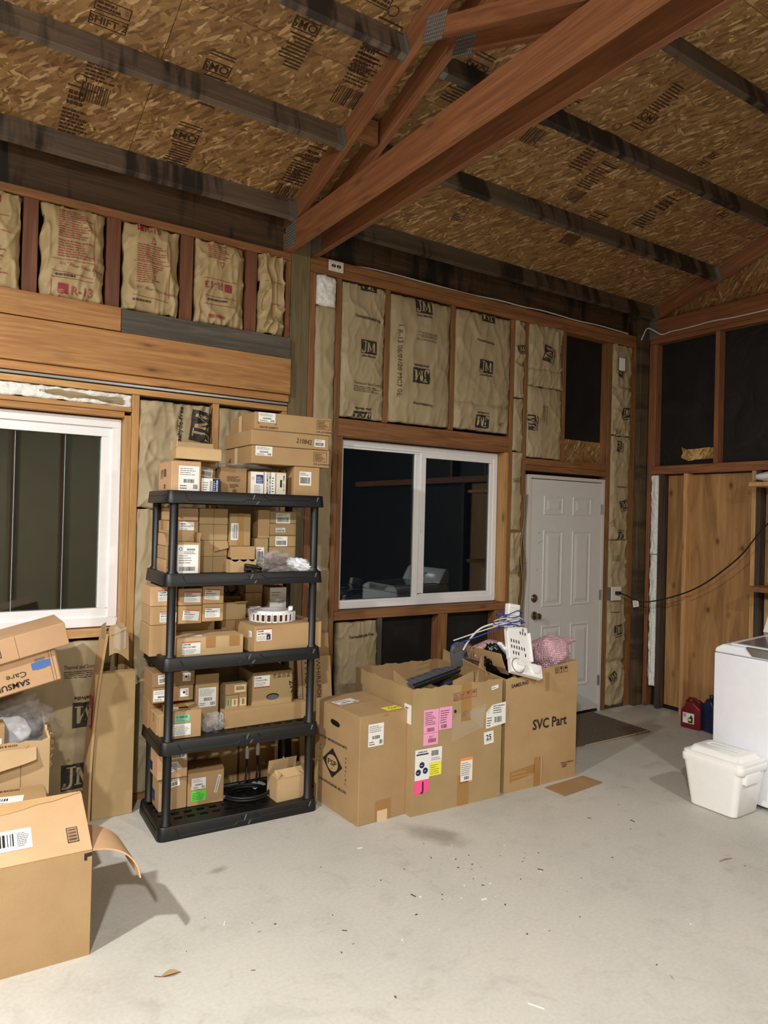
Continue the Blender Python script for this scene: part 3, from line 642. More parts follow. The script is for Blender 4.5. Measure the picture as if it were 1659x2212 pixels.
for pts in ([(4.40, -.0005, 1.505), (4.42, -.0005, 1.525), (4.455, -.0005, 1.532)], [(4.40, -.0005, 1.60), (4.425, -.0005, 1.598)], [(4.385, -.0005, 1.28), (4.40, -.0005, 1.30)]): mb.tube([(a, .0032, c) for a, b_, c in pts], .0016, 5)
dput('scuff_mark', mb, 'ink_grey', 0)
# ------------------------------------------------------------------ insulation batts
def ridged(x, z, s, k=3.0): return (1-min(1, abs(noise.noise(Vector((x, z, s))))*k))
def batt(label, x0, x1, z0, z1, mat='batt_kraft', bulge=.022, wr=.010, seed=1, y0=.004, prints=(), nx=46, group='kraft faced insulation batts between the studs', crease=(), name='insulation_batt', cat='insulation', jag=.008, fluff=0.0, basey=.086, w3n=.45):
    W, H = x1-x0, z1-z0; nz = max(12, min(130, int(H/W*nx*0.8)))
    o = empty(name, ((x0+x1)/2, .04, z0), 0, label, cat, group); ox, oz = o.location.x, z0
    def depth(x, z):
        u, v = (x-x0)/W, (z-z0)/H
        b_ = bulge*(1-abs(2*u-1)**3.5)*(1-abs(2*v-1)**8)
        w1 = ridged(x*7+z*2.2, z*4-x*1.5, seed*2.3, 2.6)**3; w2 = ridged(x*16-z*4, z*6+x*3, seed*1.3+9, 2.4)**3
        env = .35+.65*max(0, min(1, .5+1.4*noise.noise(Vector((x*4, z*3, seed+40)))))
        ed = max(abs(2*u-1)**3, abs(2*v-1)**10)
        w3 = ridged(x*6-z*2.6, z*3.2+x*2, seed*.7+21, 2.6)**3
        q = b_ + wr*(w1*env*1.0 + w2*.8*(.4+ed) + w3*w3n*env) + wr*.6*noise.noise(Vector((x*9, z*6, seed))) + fluff*(noise.noise(Vector((x*22, z*16, seed)))+.6*noise.noise(Vector((x*48, z*40, seed+3))))
        for (cz, am, wd) in crease:
            t = (z-cz-.02*noise.noise(Vector((x*8, seed, 1))))/wd; q -= am*math.exp(-t*t)
        q -= bulge*.5*max(0, abs(2*u-1)-.86)/.14
        return y0-q
    V = []; F = []
    for j in range(nz+1):
        for i in range(nx+1):
            u, v = i/nx, j/nz
            x = x0+u*W; z = z0+v*H
            if i in (0, nx): x += jag*noise.noise(Vector((z*9, seed*5+i, 0)))
            if j in (0, nz): z += jag*1.3*noise.noise(Vector((x*14, seed*3+j, 2)))
            V.append((x-ox, depth(min(max(x, x0), x1), z)-.04, z-oz))
    st = nx+1; n0 = len(V); F += [(j*st+i, j*st+i+1, (j+1)*st+i+1, (j+1)*st+i) for j in range(nz) for i in range(nx)]
    border = [i for i in range(nx)] + [j*st+nx for j in range(nz)] + [nz*st+i for i in range(nx, 0, -1)] + [j*st for j in range(nz, 0, -1)]
    for k in border: V.append((V[k][0], basey-.04, V[k][2]))
    m = len(border)
    for k in range(m): F.append((border[k], n0+k, n0+(k+1) % m, border[(k+1) % m]))
    F.append(tuple(range(n0+m-1, n0-1, -1)))
    me = bpy.data.meshes.new('facing'); me.from_pydata(V, [], F); me.materials.append(MATS[mat])
    bm = bmesh.new(); bm.from_mesh(me); bmesh.ops.recalc_face_normals(bm, faces=bm.faces); bm.to_mesh(me); bm.free()
    for p in me.polygons: p.use_smooth = True
    f = bpy.data.objects.new('facing' if 'kraft' in mat else 'wool', me); C.objects.link(f); f.parent = o
    conf = lambda a, b_, c: Vector((x0+a-ox, depth(min(max(x0+a, x0), x1), z0+b_)-.04-.0036-c, b_))
    for p in [b_ for a in prints for b_ in (a if isinstance(a, list) else [a])]: p.build('printed_logo' if 'batt_kraft' in p.mats else 'printed_text', o, conform=conf, thr=.018, clip=(.004, W-.004, .004, H-.004))
    return o
def jm(s=.13, inkm='ink_batt', paper='batt_kraft'):
    p = Print(); h = s*.74
    p.rect(0, 0, s, h, inkm, 1)
    q = lambda *pts: p.poly([(s*a, h*b_) for a, b_ in pts], paper, 3)
    q((.24, .26), (.31, .26), (.31, .90), (.24, .90)); q((.14, .84), (.40, .84), (.40, .90), (.14, .90)); q((.02, .06), (.20, .04), (.28, .12), (.31, .28), (.24, .28), (.20, .16), (.12, .14), (.02, .16)); q((.04, .16), (.14, .18), (.12, .30), (.06, .28))
    q((.42, .16), (.50, .16), (.50, .84), (.42, .84)); q((.78, .16), (.88, .16), (.88, .84), (.78, .84)); q((.42, .84), (.53, .84), (.66, .30), (.62, .18)); q((.62, .18), (.66, .30), (.79, .84), (.88, .84)); q((.36, .16), (.56, .16), (.56, .20), (.36, .20)); q((.72, .16), (.95, .16), (.95, .20), (.72, .20))
    p.fit('Johns Manville', s*.02, -h*.24, s*.94, h*.15, inkm, bold=True); return p
def ff(h=.026, w_=None): return Print().fit('Formaldehyde-Free', 0, 0, w_ or h*8.0, h*.82, 'ink_batt', bold=True)
def tsc(h=.024):
    p = Print().fit('Thermal and Sound Control', 0, 0, h*9.4, h*.8, 'ink_batt'); p.lines(0, -.05, h*9, .042, 4, 'ink_batt', seed=5, t=.3); return p
def lay(*items):
    return [Print().merge(it, x, y, rot, s[0] if s else 1.0) for it, x, y, rot, *s in items]
K_ = 'kraft insulation batt '
batt(K_+'left of the kraft row right of the main post, tall and plain', 2.240, 2.396, .05, 3.125, seed=2, bulge=.016, crease=((2.6, .012, .03), (1.35, .014, .02)), nx=18)
batt('white fibreglass tuft above the plain batt right of the main post', 2.242, 2.394, 3.128, 3.335, 'fibreglass', .03, .012, 3, nx=22, fluff=.010, name='fibreglass_tuft', group=None, jag=.012)
batt(K_+'with one whole square logo, first wide batt right of the main post', 2.446, 2.798, 2.392, 3.325, seed=4, wr=.012, prints=[lay((jm(), .145, .455, 0), (jm(), .27, .995, 180), (jm(.15), .25, .045, 180), (ff(), .095, .70, -3), (tsc(), .095, .235, -1))])
batt(K_+'with dotted date code down its left side, above the sliding window', 2.850, 3.405, 2.396, 3.320, seed=5, wr=.011, bulge=.030,
     prints=[lay((jm(.148), .205, .82, 0), (jm(.15), .335, .41, 180), (ff(.022), .37, .15, 178), (tsc(.02), .40, .63, 180), (Print().text('1 R-13 06/01/20 MC3 06:', 0, 0, .036, 'ink_soft'), .055, .70, -90))])
batt(K_+'with whole square logo low centre, third wide batt above the sliding window', 3.456, 4.028, 2.402, 3.322, seed=6, wr=.013, crease=((2.62, .02, .015),),
     prints=[lay((jm(.138), .225, .455, 0), (jm(.138), .385, .965, 180), (jm(.136), .34, .12, 180), (ff(.022), .20, .70, -4), (Print().text('47', 0, 0, .03, 'ink_soft'), .45, .05, 0))])
batt(K_+'crumpled narrow piece, upper one beside the door framing', 4.080, 4.184, 2.712, 3.338, seed=7, wr=.014, bulge=.01, crease=((3.0, .02, .02),), nx=16, prints=[lay((jm(.08), .02, .36, 10))])
batt(K_+'crumpled narrow piece, middle one beside the door framing', 4.080, 4.184, 2.27, 2.70, seed=8, wr=.012, bulge=.01, nx=16)
batt(K_+'narrow piece with small print, lower one beside the door framing', 4.080, 4.184, 1.62, 2.258, seed=9, wr=.012, bulge=.012, nx=16, prints=[lay((tsc(.016), .0, .42, 0, .6))])
batt(K_+'lowest narrow piece, behind the cables beside the door', 4.080, 4.184, .05, 1.60, seed=10, wr=.016, bulge=.012, nx=16, crease=((1.25, .025, .02), (.9, .02, .02)), prints=[lay((tsc(.016), .1, 1.25, 180, .6))])
lumber('blocking', (4.077, .045, 1.61), (4.187, .045, 1.61), .088, .03, 'fir_plate', wall_back, side=(0, 1, 0))
batt(K_+'above the door, upper piece with a sideways logo', 4.240, 4.640, 2.83, 3.345, seed=11, wr=.016, crease=((2.98, .018, .012),), prints=[lay((jm(.14), .23, .20, 78), (ff(.018), .36, .38, -98))])
batt(K_+'above the door, lower piece with a sideways logo', 4.236, 4.642, 2.232, 2.822, seed=12, wr=.012, prints=[lay((jm(.13), .075, .22, 88), (tsc(.017), .20, .44, -90))])
batt(K_+'right of the door by the corner, top length under the plate', 5.298, 5.552, 2.505, 3.335, seed=13, wr=.018, bulge=.018, nx=30, crease=((2.95, .02, .015),), prints=[lay((jm(.10), .11, .52, 70), (jm(.12), .12, .16, 8), (tsc(.014), .04, .05, 0, .8))])
batt(K_+'right of the door by the corner, middle length above the outlet', 5.298, 5.552, 1.545, 2.495, seed=14, wr=.017, bulge=.02, nx=22, prints=[lay((jm(.11), .13, .27, 12), (ff(.018), .07, .48, 0, .9), (jm(.1), .12, .80, 80), (jm(.11), .19, .07, 176), (tsc(.015), .05, .13, 180))], crease=((1.9, .012, .02),))
batt(K_+'right of the door by the corner, bottom length below the outlet', 5.298, 5.552, .03, 1.54, seed=15, wr=.020, bulge=.018, nx=22, prints=[lay((jm(.12), .08, .64, 4), (ff(.018), .03, .85, -2, .8), (jm(.1), .06, .2, 35), (tsc(.015), .02, 1.36, 0, .8))], crease=((.42, .025, .02), (1.0, .012, .02)))
batt(K_+'below the sliding window at its left end', 2.482, 2.800, .045, .955, seed=16, wr=.012, prints=[lay((ff(.026), .075, .80, 3), (jm(.135), .16, .42, 3))])
batt(K_+'left of the shelving top with a sideways logo, above the stacked boxes', 1.100, 1.536, 1.72, 2.352, seed=17, wr=.018, bulge=.026, mat='batt_kraft', prints=[lay((ff(.032, .34), .225, .275, 86), (jm(.19), .42, .40, 82))], crease=((2.28, .01, .02),))
batt(K_+'behind the shelving, plain lower length', 1.100, 1.536, .045, 1.712, seed=18, wr=.012, prints=[lay((jm(), .18, .5, 0))])
batt(K_+'behind the long boxes on top of the shelving', 1.584, 2.008, .045, 2.355, seed=19, wr=.012, prints=[lay((jm(.18), .36, 2.20, 180))])
batt(K_+'below the left window with an upside-down logo', .10, 1.008, .02, .955, seed=20, wr=.014, bulge=.03, nx=44, prints=[lay((jm(.19), .86, .60, 180), (tsc(.026), .62, .79, 0), (jm(.19), .62, .12, 0))], crease=((.42, .02, .02),))
G2 = 'yellowish batts printed in red above the left beam'
def oc(kind, w_):
    p = Print(); I = 'ink_red'; l, r_ = .05, w_-.06
    if kind == 1:
        p.lines(l+.03, .33, r_-l-.03, .155, 12, I, seed=1, t=.42, gap=True); p.lines(l+.03, .22, r_-l-.03, .10, 7, I, seed=2, t=.42)
        p.rect(l, .205, r_-l, .003, I); p.text("3½\" Fiber Glass Insulation", l+.04, .178, .017, I, rot=-4, shear=.2); p.rect(l, .14, r_-l, .003, I, rot=-4); p.rect(l, .105, r_-l, .003, I); p.lines(l+.02, .112, r_-l-.06, .02, 1, 'ink_soft', seed=4, t=.6)
        p.rect(l+.035, .02, .052, .055, 'logo_red'); p.lines(l+.04, .025, .042, .02, 2, 'batt_kraft_left', l=3, seed=3); p.text('R-13', l+.105, .025, .042, I, bold=True)
        p.rect(l, .09, .003, -.08, I); p.rect(r_, .14, .003, .32, I)
    elif kind == 2:
        p.text('R-13', l+.06, .465, .036, I, bold=True); p.rect(l+.02, .465, .034, .04, 'logo_red')
        p.poly([(w_*.46, .40), (w_*.56, .40), (w_*.51, .445)], I); p.poly([(w_*.478, .406), (w_*.542, .406), (w_*.51, .434)], 'batt_kraft_left', 3)
        p.lines(l+.02, .29, r_-l-.04, .105, 8, I, seed=5, t=.42); p.lines(l+.02, .165, r_-l-.04, .115, 9, I, seed=6, t=.42); p.text("3½\" Fiber Glass Insulation", l+.02, .13, .016, I, rot=-4, shear=.2)
        p.rect(l, .085, r_-l, .003, I, rot=-3); p.rect(l, .285, r_-l, .003, I); p.lines(l, .05, r_-l-.05, .02, 1, 'ink_soft', seed=4, t=.6); p.rect(r_, .1, .003, .34, I)
    elif kind == 3:
        p.text('R-13', r_-.09, .255, .042, I, rot=180, bold=True); p.rect(r_-.075, .205, .046, .05, 'logo_red'); p.poly([(w_*.46, .385), (w_*.56, .385), (w_*.51, .345)], I); p.poly([(w_*.478, .379), (w_*.542, .379), (w_*.51, .355)], 'batt_kraft_left', 3)
        p.lines(l+.02, .40, r_-l-.04, .09, 7, I, seed=7, t=.42); p.rect(l, .275, r_-l, .003, I, rot=-2); p.rect(l, .165, r_-l, .003, I); p.rect(l, .115, r_-l, .003, I); p.lines(l+.03, .03, r_-l-.04, .03, 1, I, seed=8, t=.6); p.lines(l+.02, .135, .16, .02, 1, 'ink_soft', seed=9, t=.6)
    elif kind == 0:
        p.rect(w_-.16, .44, .06, .04, 'logo_red'); p.rect(0, .30, w_-.05, .003, I, rot=-3); p.lines(w_-.22, .05, .16, .17, 10, I, seed=12, t=.42); p.rect(0, .37, w_-.06, .003, I)
    else:
        p.rect(.03, .33, .13, .003, I); p.rect(.08, .05, .003, .14, I); p.rect(.08, .19, .06, .003, I)
    return p
Y_ = 'yellowish insulation batt printed in red, '
for i, (x0, x1, kd, lb, wr) in enumerate(((.10, .446, 0, 'cut by the left edge of the view', .017), (.548, .872, 1, 'with its R-value upright at the bottom', .018), (.980, 1.298, 2, 'with a triangle sign above fine print', .019), (1.406, 1.716, 3, 'with its R-value upside down', .020), (1.820, 2.000, 4, 'narrow and badly crumpled beside the post', .036))):
    batt(Y_+lb, x0, x1, 2.866, 3.372, 'batt_kraft_left', .030, wr, 30+i, prints=[oc(kd, x1-x0)], group=G2, w3n=1.2, nx=44, jag=.016)
# white wool
batt('ragged white fibreglass strip in the gap above the left window', -.55, 1.050, 2.302, 2.376, 'fibreglass', .014, .01, 51, nx=120, fluff=.012, name='fibreglass_strip', group=None, jag=.010, y0=.02)
mb = MB()
o = empty('torn_kraft_facing', (.72, -.0, 2.31), 0, 'torn strip of brown kraft paper tucked in the white fibreglass above the window', 'paper')
vs = []; n = 26
for i in range(n+1):
    t = i/n; x = -.16+.44*t; h = .006+.012*abs(math.sin(t*5))+.006*noise.noise(Vector((t*9, 1, 1)))
    zc = .034-.012*t+.006*noise.noise(Vector((t*7, 4, 1)))
    for s, dy in ((-1, .0), (-.2, -.012-.01*noise.noise(Vector((t*12, 2, 2)))), (.3, -.004), (1, -.010)): vs.append((x, dy+.004, zc+s*h))
fs = [(i*4+k, (i+1)*4+k, (i+1)*4+k+1, i*4+k+1) for i in range(n) for k in range(3)]
vs2 = [(a, b_+.012, c) for a, b_, c in vs]; m = len(vs)
mb.add(vs+vs2, fs+[tuple(i+m for i in reversed(f)) for f in fs]+[(i*4, (i+1)*4, (i+1)*4+m, i*4+m) for i in range(n)]+[(i*4+3, i*4+3+m, (i+1)*4+3+m, (i+1)*4+3) for i in range(n)])
mb.build('paper_strip', 'batt_kraft', o, smooth=True)
# white wool column on the right wall (facing the room along -x)
def wool_column(label, ya, yb, z0, z1, seed):
    o = empty('fibreglass_strip', (5.80, (ya+yb)/2, z0), 0, label, 'insulation', 'white fibreglass strips in the right wall corner'); nx, nz = 14, int((z1-z0)/.016); V = []; F = []; st = nx+1
    dep = lambda u, z: 5.765-.016*(1-abs(2*u-1)**3)-.012*noise.noise(Vector((u*4, z*11, seed)))-.007*noise.noise(Vector((u*9, z*34, seed+2)))
    for j in range(nz+1):
        for i in range(nx+1):
            u = i/nx; z = z0+(z1-z0)*j/nz; y = ya+(yb-ya)*u
            wdt = 1.0
            if u > .5: y += .016*noise.noise(Vector((z*13, seed, 4)))*(u-.5)*2
            else: y += .010*noise.noise(Vector((z*10, seed, 8)))*(.5-u)*2
            V.append((dep(u, z)-5.80, y-(ya+yb)/2, z-z0+(.012*noise.noise(Vector((u*9, seed, 5))) if j in (0, nz) else 0)))
    F = [(j*st+i, j*st+i+1, (j+1)*st+i+1, (j+1)*st+i) for j in range(nz) for i in range(nx)]; n0 = len(V)
    border = [i for i in range(nx)] + [j*st+nx for j in range(nz)] + [nz*st+i for i in range(nx, 0, -1)] + [j*st for j in range(nz, 0, -1)]
    for k in border: V.append((.04, V[k][1], V[k][2]))
    m = len(border); F += [(border[k], n0+k, n0+(k+1) % m, border[(k+1) % m]) for k in range(m)]; F.append(tuple(range(n0+m-1, n0-1, -1)))
    me = bpy.data.meshes.new('wool'); me.from_pydata(V, [], F); me.materials.append(MATS['fibreglass'])
    bm = bmesh.new(); bm.from_mesh(me); bmesh.ops.recalc_face_normals(bm, faces=bm.faces); bm.to_mesh(me); bm.free()
    for p in me.polygons: p.use_smooth = True
    f = bpy.data.objects.new('wool', me); C.objects.link(f); f.parent = o
wool_column('white fibreglass strip in the corner, short upper piece right of the post', -.178, -.098, 1.42, 2.150, 61)
wool_column('white fibreglass strip in the corner, long lower piece behind the cord', -.178, -.102, .20, 1.412, 62)
# ------------------------------------------------------------------ black plastic shelving unit
TH = R(-2.58)
SH = Matrix.Translation((1.093, -.615, 0)) @ Matrix.Rotation(TH, 4, 'Z')
SW, SD = .892, .452
shelf = empty('shelving_unit', (1.093, -.615, 0), TH, 'black plastic five-tier shelving unit standing in front of the back wall', 'shelving')
TIERS = [(.070, .070), (.507, .066), (.942, .066), (1.379, .066), (1.812, .066)]
def rrect(x0, x1, y0, y1, r, n=5):
    pts = []
    for cx, cy, a0 in ((x1-r, y1-r, 0), (x0+r, y1-r, 90), (x0+r, y0+r, 180), (x1-r, y0+r, 270)):
        for k in range(n+1): a = R(a0+90*k/n); pts.append((cx+r*math.cos(a), cy+r*math.sin(a)))
    return pts
def tray(zt, h):
    t = empty('tray', (0, 0, zt-h)); t.parent = shelf
    mb = MB(); o1 = rrect(-.006, SW+.006, -.006, SD+.006, .035); o2 = rrect(0, SW, 0, SD, .032); i1 = rrect(.022, SW-.022, .022, SD-.022, .02); i2 = rrect(.026, SW-.026, .026, SD-.026, .02); n = len(o1)
    rings = [(o1, 0), (o1, .004), (o2, h-.004), (rrect(.003, SW-.003, .003, SD-.003, .03), h), (rrect(.019, SW-.019, .019, SD-.019, .022), h), (i1, h-.004), (i2, h-.014), (i2, h-.020), (rrect(.012, SW-.012, .012, SD-.012, .03), h-.022), (rrect(.004, SW-.004, .004, SD-.004, .03), 0)]
    vs = [(x, y, z) for rg, z in rings for x, y in rg]; m = len(rings)
    fs = [(i*n+k, i*n+(k+1) % n, ((i+1) % m)*n+(k+1) % n, ((i+1) % m)*n+k) for i in range(m) for k in range(n)]
    mb.add(vs, fs); mb.build('rim', 'black_plastic', t, smooth=True, recenter=False)
    mb = MB(); z1 = h-.014; nx, ny = 12, 6   # slotted deck
    X = [.026+(SW-.052)*i/nx for i in range(nx+1)]; Yv = [.026+(SD-.052)*j/ny for j in range(ny+1)]
    for j in range(ny+1): mb.box(.02, SW-.02, Yv[j]-.018, Yv[j]+.018, z1-.008, z1)
    for i in range(nx+1): mb.box(X[i]-.013, X[i]+.013, .02, SD-.02, z1-.0085, z1-.0005)
    mb.box(.02, SW-.02, .02, .075, z1-.009, z1); mb.build('slotted_deck', 'black_plastic', t, recenter=False)
    mb = MB()   # raised panels moulded into the skirt
    def ridge(pts, r=.0022): mb.tube([(x, -.0035, z) for x, z in pts], r, 6)
    a, b_ = h*.22, h*.80
    ridge([(.085, b_), (.105, a), (.33, a), (.40, a), (.42, a*1.9), (.50, a*1.9)]); ridge([(.44, b_), (.455, h*.45)]); ridge([(.52, b_), (.545, h*.5), (.80, h*.5)])
    ridge([(.47, .004), (.49, h*.38), (.56, h*.38), (.58, .004)]); ridge([(.83, b_), (.845, h*.5)])
    mb.tube([(-.0035, .06, h*.62), (-.0035, .40, h*.62)], .003, 6); mb.tube([(-.0035, .06, h*.36), (-.0035, .40, h*.36)], .002, 6)
    mb.build('skirt_ridge', 'black_plastic', t, recenter=False)
    mb = MB()
    for x, z0, z1_, dx in ((.452, h*.45, h*.86, .012), (.475, .006, h*.36, .014), (.838, h*.5, h*.86, .010)):
        mb.add([(x, -.0062, z0), (x+.007, -.0062, z0), (x+.007+dx, -.0045, z1_), (x+dx, -.0045, z1_), (x, -.002, z0), (x+.007, -.002, z0), (x+.007+dx, .001, z1_), (x+dx, .001, z1_)], [(0, 1, 2, 3), (0, 4, 5, 1), (1, 5, 6, 2), (2, 6, 7, 3), (3, 7, 4, 0)])
    mb.build('skirt_rib_glint', 'grey_plastic', t, recenter=False)  # grey colour stands in for glints on the black moulded ribs
for zt, h in TIERS: tray(zt, h)
for k in range(4):
    z0 = TIERS[k][0]; z1 = TIERS[k+1][0]-TIERS[k+1][1]
    for x in (.042, SW-.042):
        for y in (.040, SD-.040):
            mb = MB(); mb.lathe([(.030, z0-.006), (.030, z0+.004), (.0225, z0+.012), (.0225, z1+.002)], 20, (x, y, 0)); mb.build('leg', 'black_plastic', shelf, smooth=True)

# ------------------------------------------------------------------ cardboard
FACE = {'front': lambda w_, d, h: Matrix(((1, 0, 0, -w_/2), (0, 0, -1, -d/2-.0012), (0, 1, 0, 0), (0, 0, 0, 1))),
        'left': lambda w_, d, h: Matrix(((0, 0, -1, -w_/2-.0012), (-1, 0, 0, d/2), (0, 1, 0, 0), (0, 0, 0, 1))),
        'right': lambda w_, d, h: Matrix(((0, 0, 1, w_/2+.0012), (1, 0, 0, -d/2), (0, 1, 0, 0), (0, 0, 0, 1))),
        'top': lambda w_, d, h: Matrix(((1, 0, 0, -w_/2), (0, 1, 0, -d/2), (0, 0, 1, h+.0008), (0, 0, 0, 1)))}
BG = 'loose cardboard boxes on the shelving'
def carton(label, u0, u1, v0, v1, z0, z1, F=SH, mat='board', group=None, yaw=0, prints=(), seam=None, tape=None, name='cardboard_box', rot=None, cat='box', bev=.0025, tapemat='tape_brown'):
    w_, d, h = u1-u0, v1-v0, z1-z0
    o = empty(name, (0, 0, 0), 0, label, cat, group)
    o.matrix_world = F @ Matrix.Translation(((u0+u1)/2, (v0+v1)/2, z0)) @ (rot.to_4x4() if rot else Matrix.Rotation(R(yaw), 4, 'Z'))
    hb = h-(.0035 if seam else 0); mb = MB(); r = random.Random(hash(label) & 0xffff if False else len(label)*131+int(z0*1000)); N = 3
    # slightly bellied walls
    vs = []; fs = []
    for k, z in enumerate((0, hb*.5, hb)):
        bl = .0005 if k == 1 else 0
        for i, (sx, sy) in enumerate(((-1, -1), (0, -1), (1, -1), (1, 0), (1, 1), (0, 1), (-1, 1), (-1, 0))):
            ex = bl*min(1, w_/.2)*r.uniform(.2, 1); vs.append((sx*w_/2+(sx*ex if sy == 0 else 0), sy*d/2+(sy*ex if sx == 0 else 0), z))
    for k in range(2):
        for i in range(8): fs.append((k*8+i, k*8+(i+1) % 8, (k+1)*8+(i+1) % 8, (k+1)*8+i))
    fs += [tuple(range(7, -1, -1)), tuple(range(16, 24))]
    mb.add(vs, fs); mb.build('carton', mat, o, recenter=False, bevel=bev)
    if seam:
        g = .0016
        for s in (-1, 1):
            mb = MB()
            if seam == 'x':
                a, b_ = (-d/2+.001, -g) if s < 0 else (g, d/2-.001); mb.box(-w_/2+.001, w_/2-.001, a, b_, h-.0034, h)
            else:
                a, b_ = (-w_/2+.001, -g) if s < 0 else (g, w_/2-.001); mb.box(a, b_, -d/2+.001, d/2-.001, h-.0034, h)
            mb.build('flap', mat, o, recenter=False, bevel=.0008)
    if tape:
        p = Print(); t = min(.05, .3*min(w_, d))
        if 'x' in tape: p.rect(0, d/2-t/2, w_, t, tapemat); p.build('packing_tape', o, FACE['top'](w_, d, h))
        if 'y' in tape: p.rect(w_/2-t/2, 0, t, d, tapemat); p.build('packing_tape', o, FACE['top'](w_, d, h))
        if 'f' in tape: Print().rect(w_/2-t/2, h-.06, t, .06, tapemat).build('packing_tape', o, FACE['front'](w_, d, h))
        if 'F' in tape: Print().rect(w_/2-t/2, 0, t, h, tapemat).build('packing_tape', o, FACE['front'](w_, d, h))
        if 'l' in tape: Print().rect(d/2-t/2, h-.05, t, .05, tapemat).build('packing_tape', o, FACE['left'](w_, d, h))
        if 'L' in tape: Print().rect(d/2-t/2, 0, t, h, tapemat).build('packing_tape', o, FACE['left'](w_, d, h))
    for it in prints:
        face, x, y, p = it[:4]; rt = it[4] if len(it) > 4 else 0; nm = it[5] if len(it) > 5 else 'label'
        p.build(nm, o, FACE[face](w_, d, h) @ Matrix.Translation((x, y, 0)) @ Matrix.Rotation(R(rt), 4, 'Z'))
    return o
def sheet(pts_fn, ns, nt, th, name, mat, parent, smooth=True):
    """curved card sheet: pts_fn(s,t) gives the mid surface, s,t in 0..1"""
    P = [[Vector(pts_fn(i/ns, j/nt)) for j in range(nt+1)] for i in range(ns+1)]; V = []; W_ = nt+1
    for sg in (1, -1):
        for i in range(ns+1):
            for j in range(nt+1):
                a = P[min(i+1, ns)][j]-P[max(i-1, 0)][j]; b_ = P[i][min(j+1, nt)]-P[i][max(j-1, 0)]; n = a.cross(b_); n = n.normalized() if n.length > 1e-9 else Vector((0, 0, 1)); V.append(P[i][j]+n*th/2*sg)
    m = (ns+1)*W_; F = []
    for i in range(ns):
        for j in range(nt):
            q = (i*W_+j, (i+1)*W_+j, (i+1)*W_+j+1, i*W_+j+1); F.append(q); F.append(tuple(k+m for k in reversed(q)))
    bd = [i*W_ for i in range(ns)] + [ns*W_+j for j in range(nt)] + [i*W_+nt for i in range(ns, 0, -1)] + [j for j in range(nt, 0, -1)]
    for k in range(len(bd)): a, b_ = bd[k], bd[(k+1) % len(bd)]; F.append((a, b_, b_+m, a+m))
    mb = MB(); mb.add(V, F); return mb.build(name, mat, parent, smooth=smooth, recenter=False)
def open_carton(label, M, w_, d, h, mat='board', jag=None, flaps=(), prints=(), t=.005, inner='board_inner', group=None, cat='box', name='cardboard_box'):
    """M places the base centre; jag(side, f) gives extra rim height; flaps: (side, length, angle0, angle1, f0, f1)"""
    o = empty(name, (0, 0, 0), 0, label, cat, group); o.matrix_world = M; n = 26
    per = [(-w_/2+w_*k/n, -d/2, 'front', k/n) for k in range(n)] + [(w_/2, -d/2+d*k/n, 'right', k/n) for k in range(n)] + [(w_/2-w_*k/n, d/2, 'back', k/n) for k in range(n)] + [(-w_/2, d/2-d*k/n, 'left', k/n) for k in range(n)]
    V = []; F = []; N = len(per); mi = []
    for x, y, s, f in per:
        hh = h+(jag(s, f) if jag else 0); sx = (w_/2-t)/(w_/2); sy = (d/2-t)/(d/2)
        V += [(x, y, 0), (x, y, hh), (x*sx, y*sy, hh), (x*sx, y*sy, t)]
    mb = MB()
    out = [(k*4, ((k+1) % N)*4, ((k+1) % N)*4+1, k*4+1) for k in range(N)]; rim = [(k*4+1, ((k+1) % N)*4+1, ((k+1) % N)*4+2, k*4+2) for k in range(N)]; inn = [(k*4+2, ((k+1) % N)*4+2, ((k+1) % N)*4+3, k*4+3) for k in range(N)]
    mb.v = V; mb.f = out+rim+inn+[tuple(k*4 for k in range(N-1, -1, -1)), tuple(k*4+3 for k in range(N))]; mb.m = [0]*(2*N)+[1]*N+[0, 1]
    mb.build('carton', [mat, inner], o, recenter=False)
    for fl in flaps:
        s, Ln, a0, a1, f0, f1 = fl[:6]; mt = fl[6] if len(fl) > 6 else mat
        ax, nx_ = {'front': ((lambda f: Vector((-w_/2+w_*f, -d/2+t/2, h))), Vector((0, -1, 0))), 'right': ((lambda f: Vector((w_/2-t/2, -d/2+d*f, h))), Vector((1, 0, 0))), 'back': ((lambda f: Vector((w_/2-w_*f, d/2-t/2, h))), Vector((0, 1, 0))), 'left': ((lambda f: Vector((-w_/2+t/2, d/2-d*f, h))), Vector((-1, 0, 0)))}[s]
        def fn(u, v, ax=ax, nn=nx_, Ln=Ln, a0=a0, a1=a1, f0=f0, f1=f1):
            p = ax(f0+(f1-f0)*u)+Vector((0, 0, .002)); K = 10
            k = v*K; i = 0
            while i < k-1e-9:
                st = min(1, k-i); a = R(a0+(a1-a0)*(i+.5)/K); p = p+(nn*math.cos(a)+Vector((0, 0, math.sin(a))))*Ln/K*st; i += 1
            return p
        sheet(fn, 6, 8, .004, 'flap', mt, o)
    for it in prints:
        face, x, y, p = it[:4]; rt = it[4] if len(it) > 4 else 0; nm = it[5] if len(it) > 5 else 'label'
        p.build(nm, o, FACE[face](w_, d, h) @ Matrix.Translation((x, y, 0)) @ Matrix.Rotation(R(rt), 4, 'Z'))
    return o
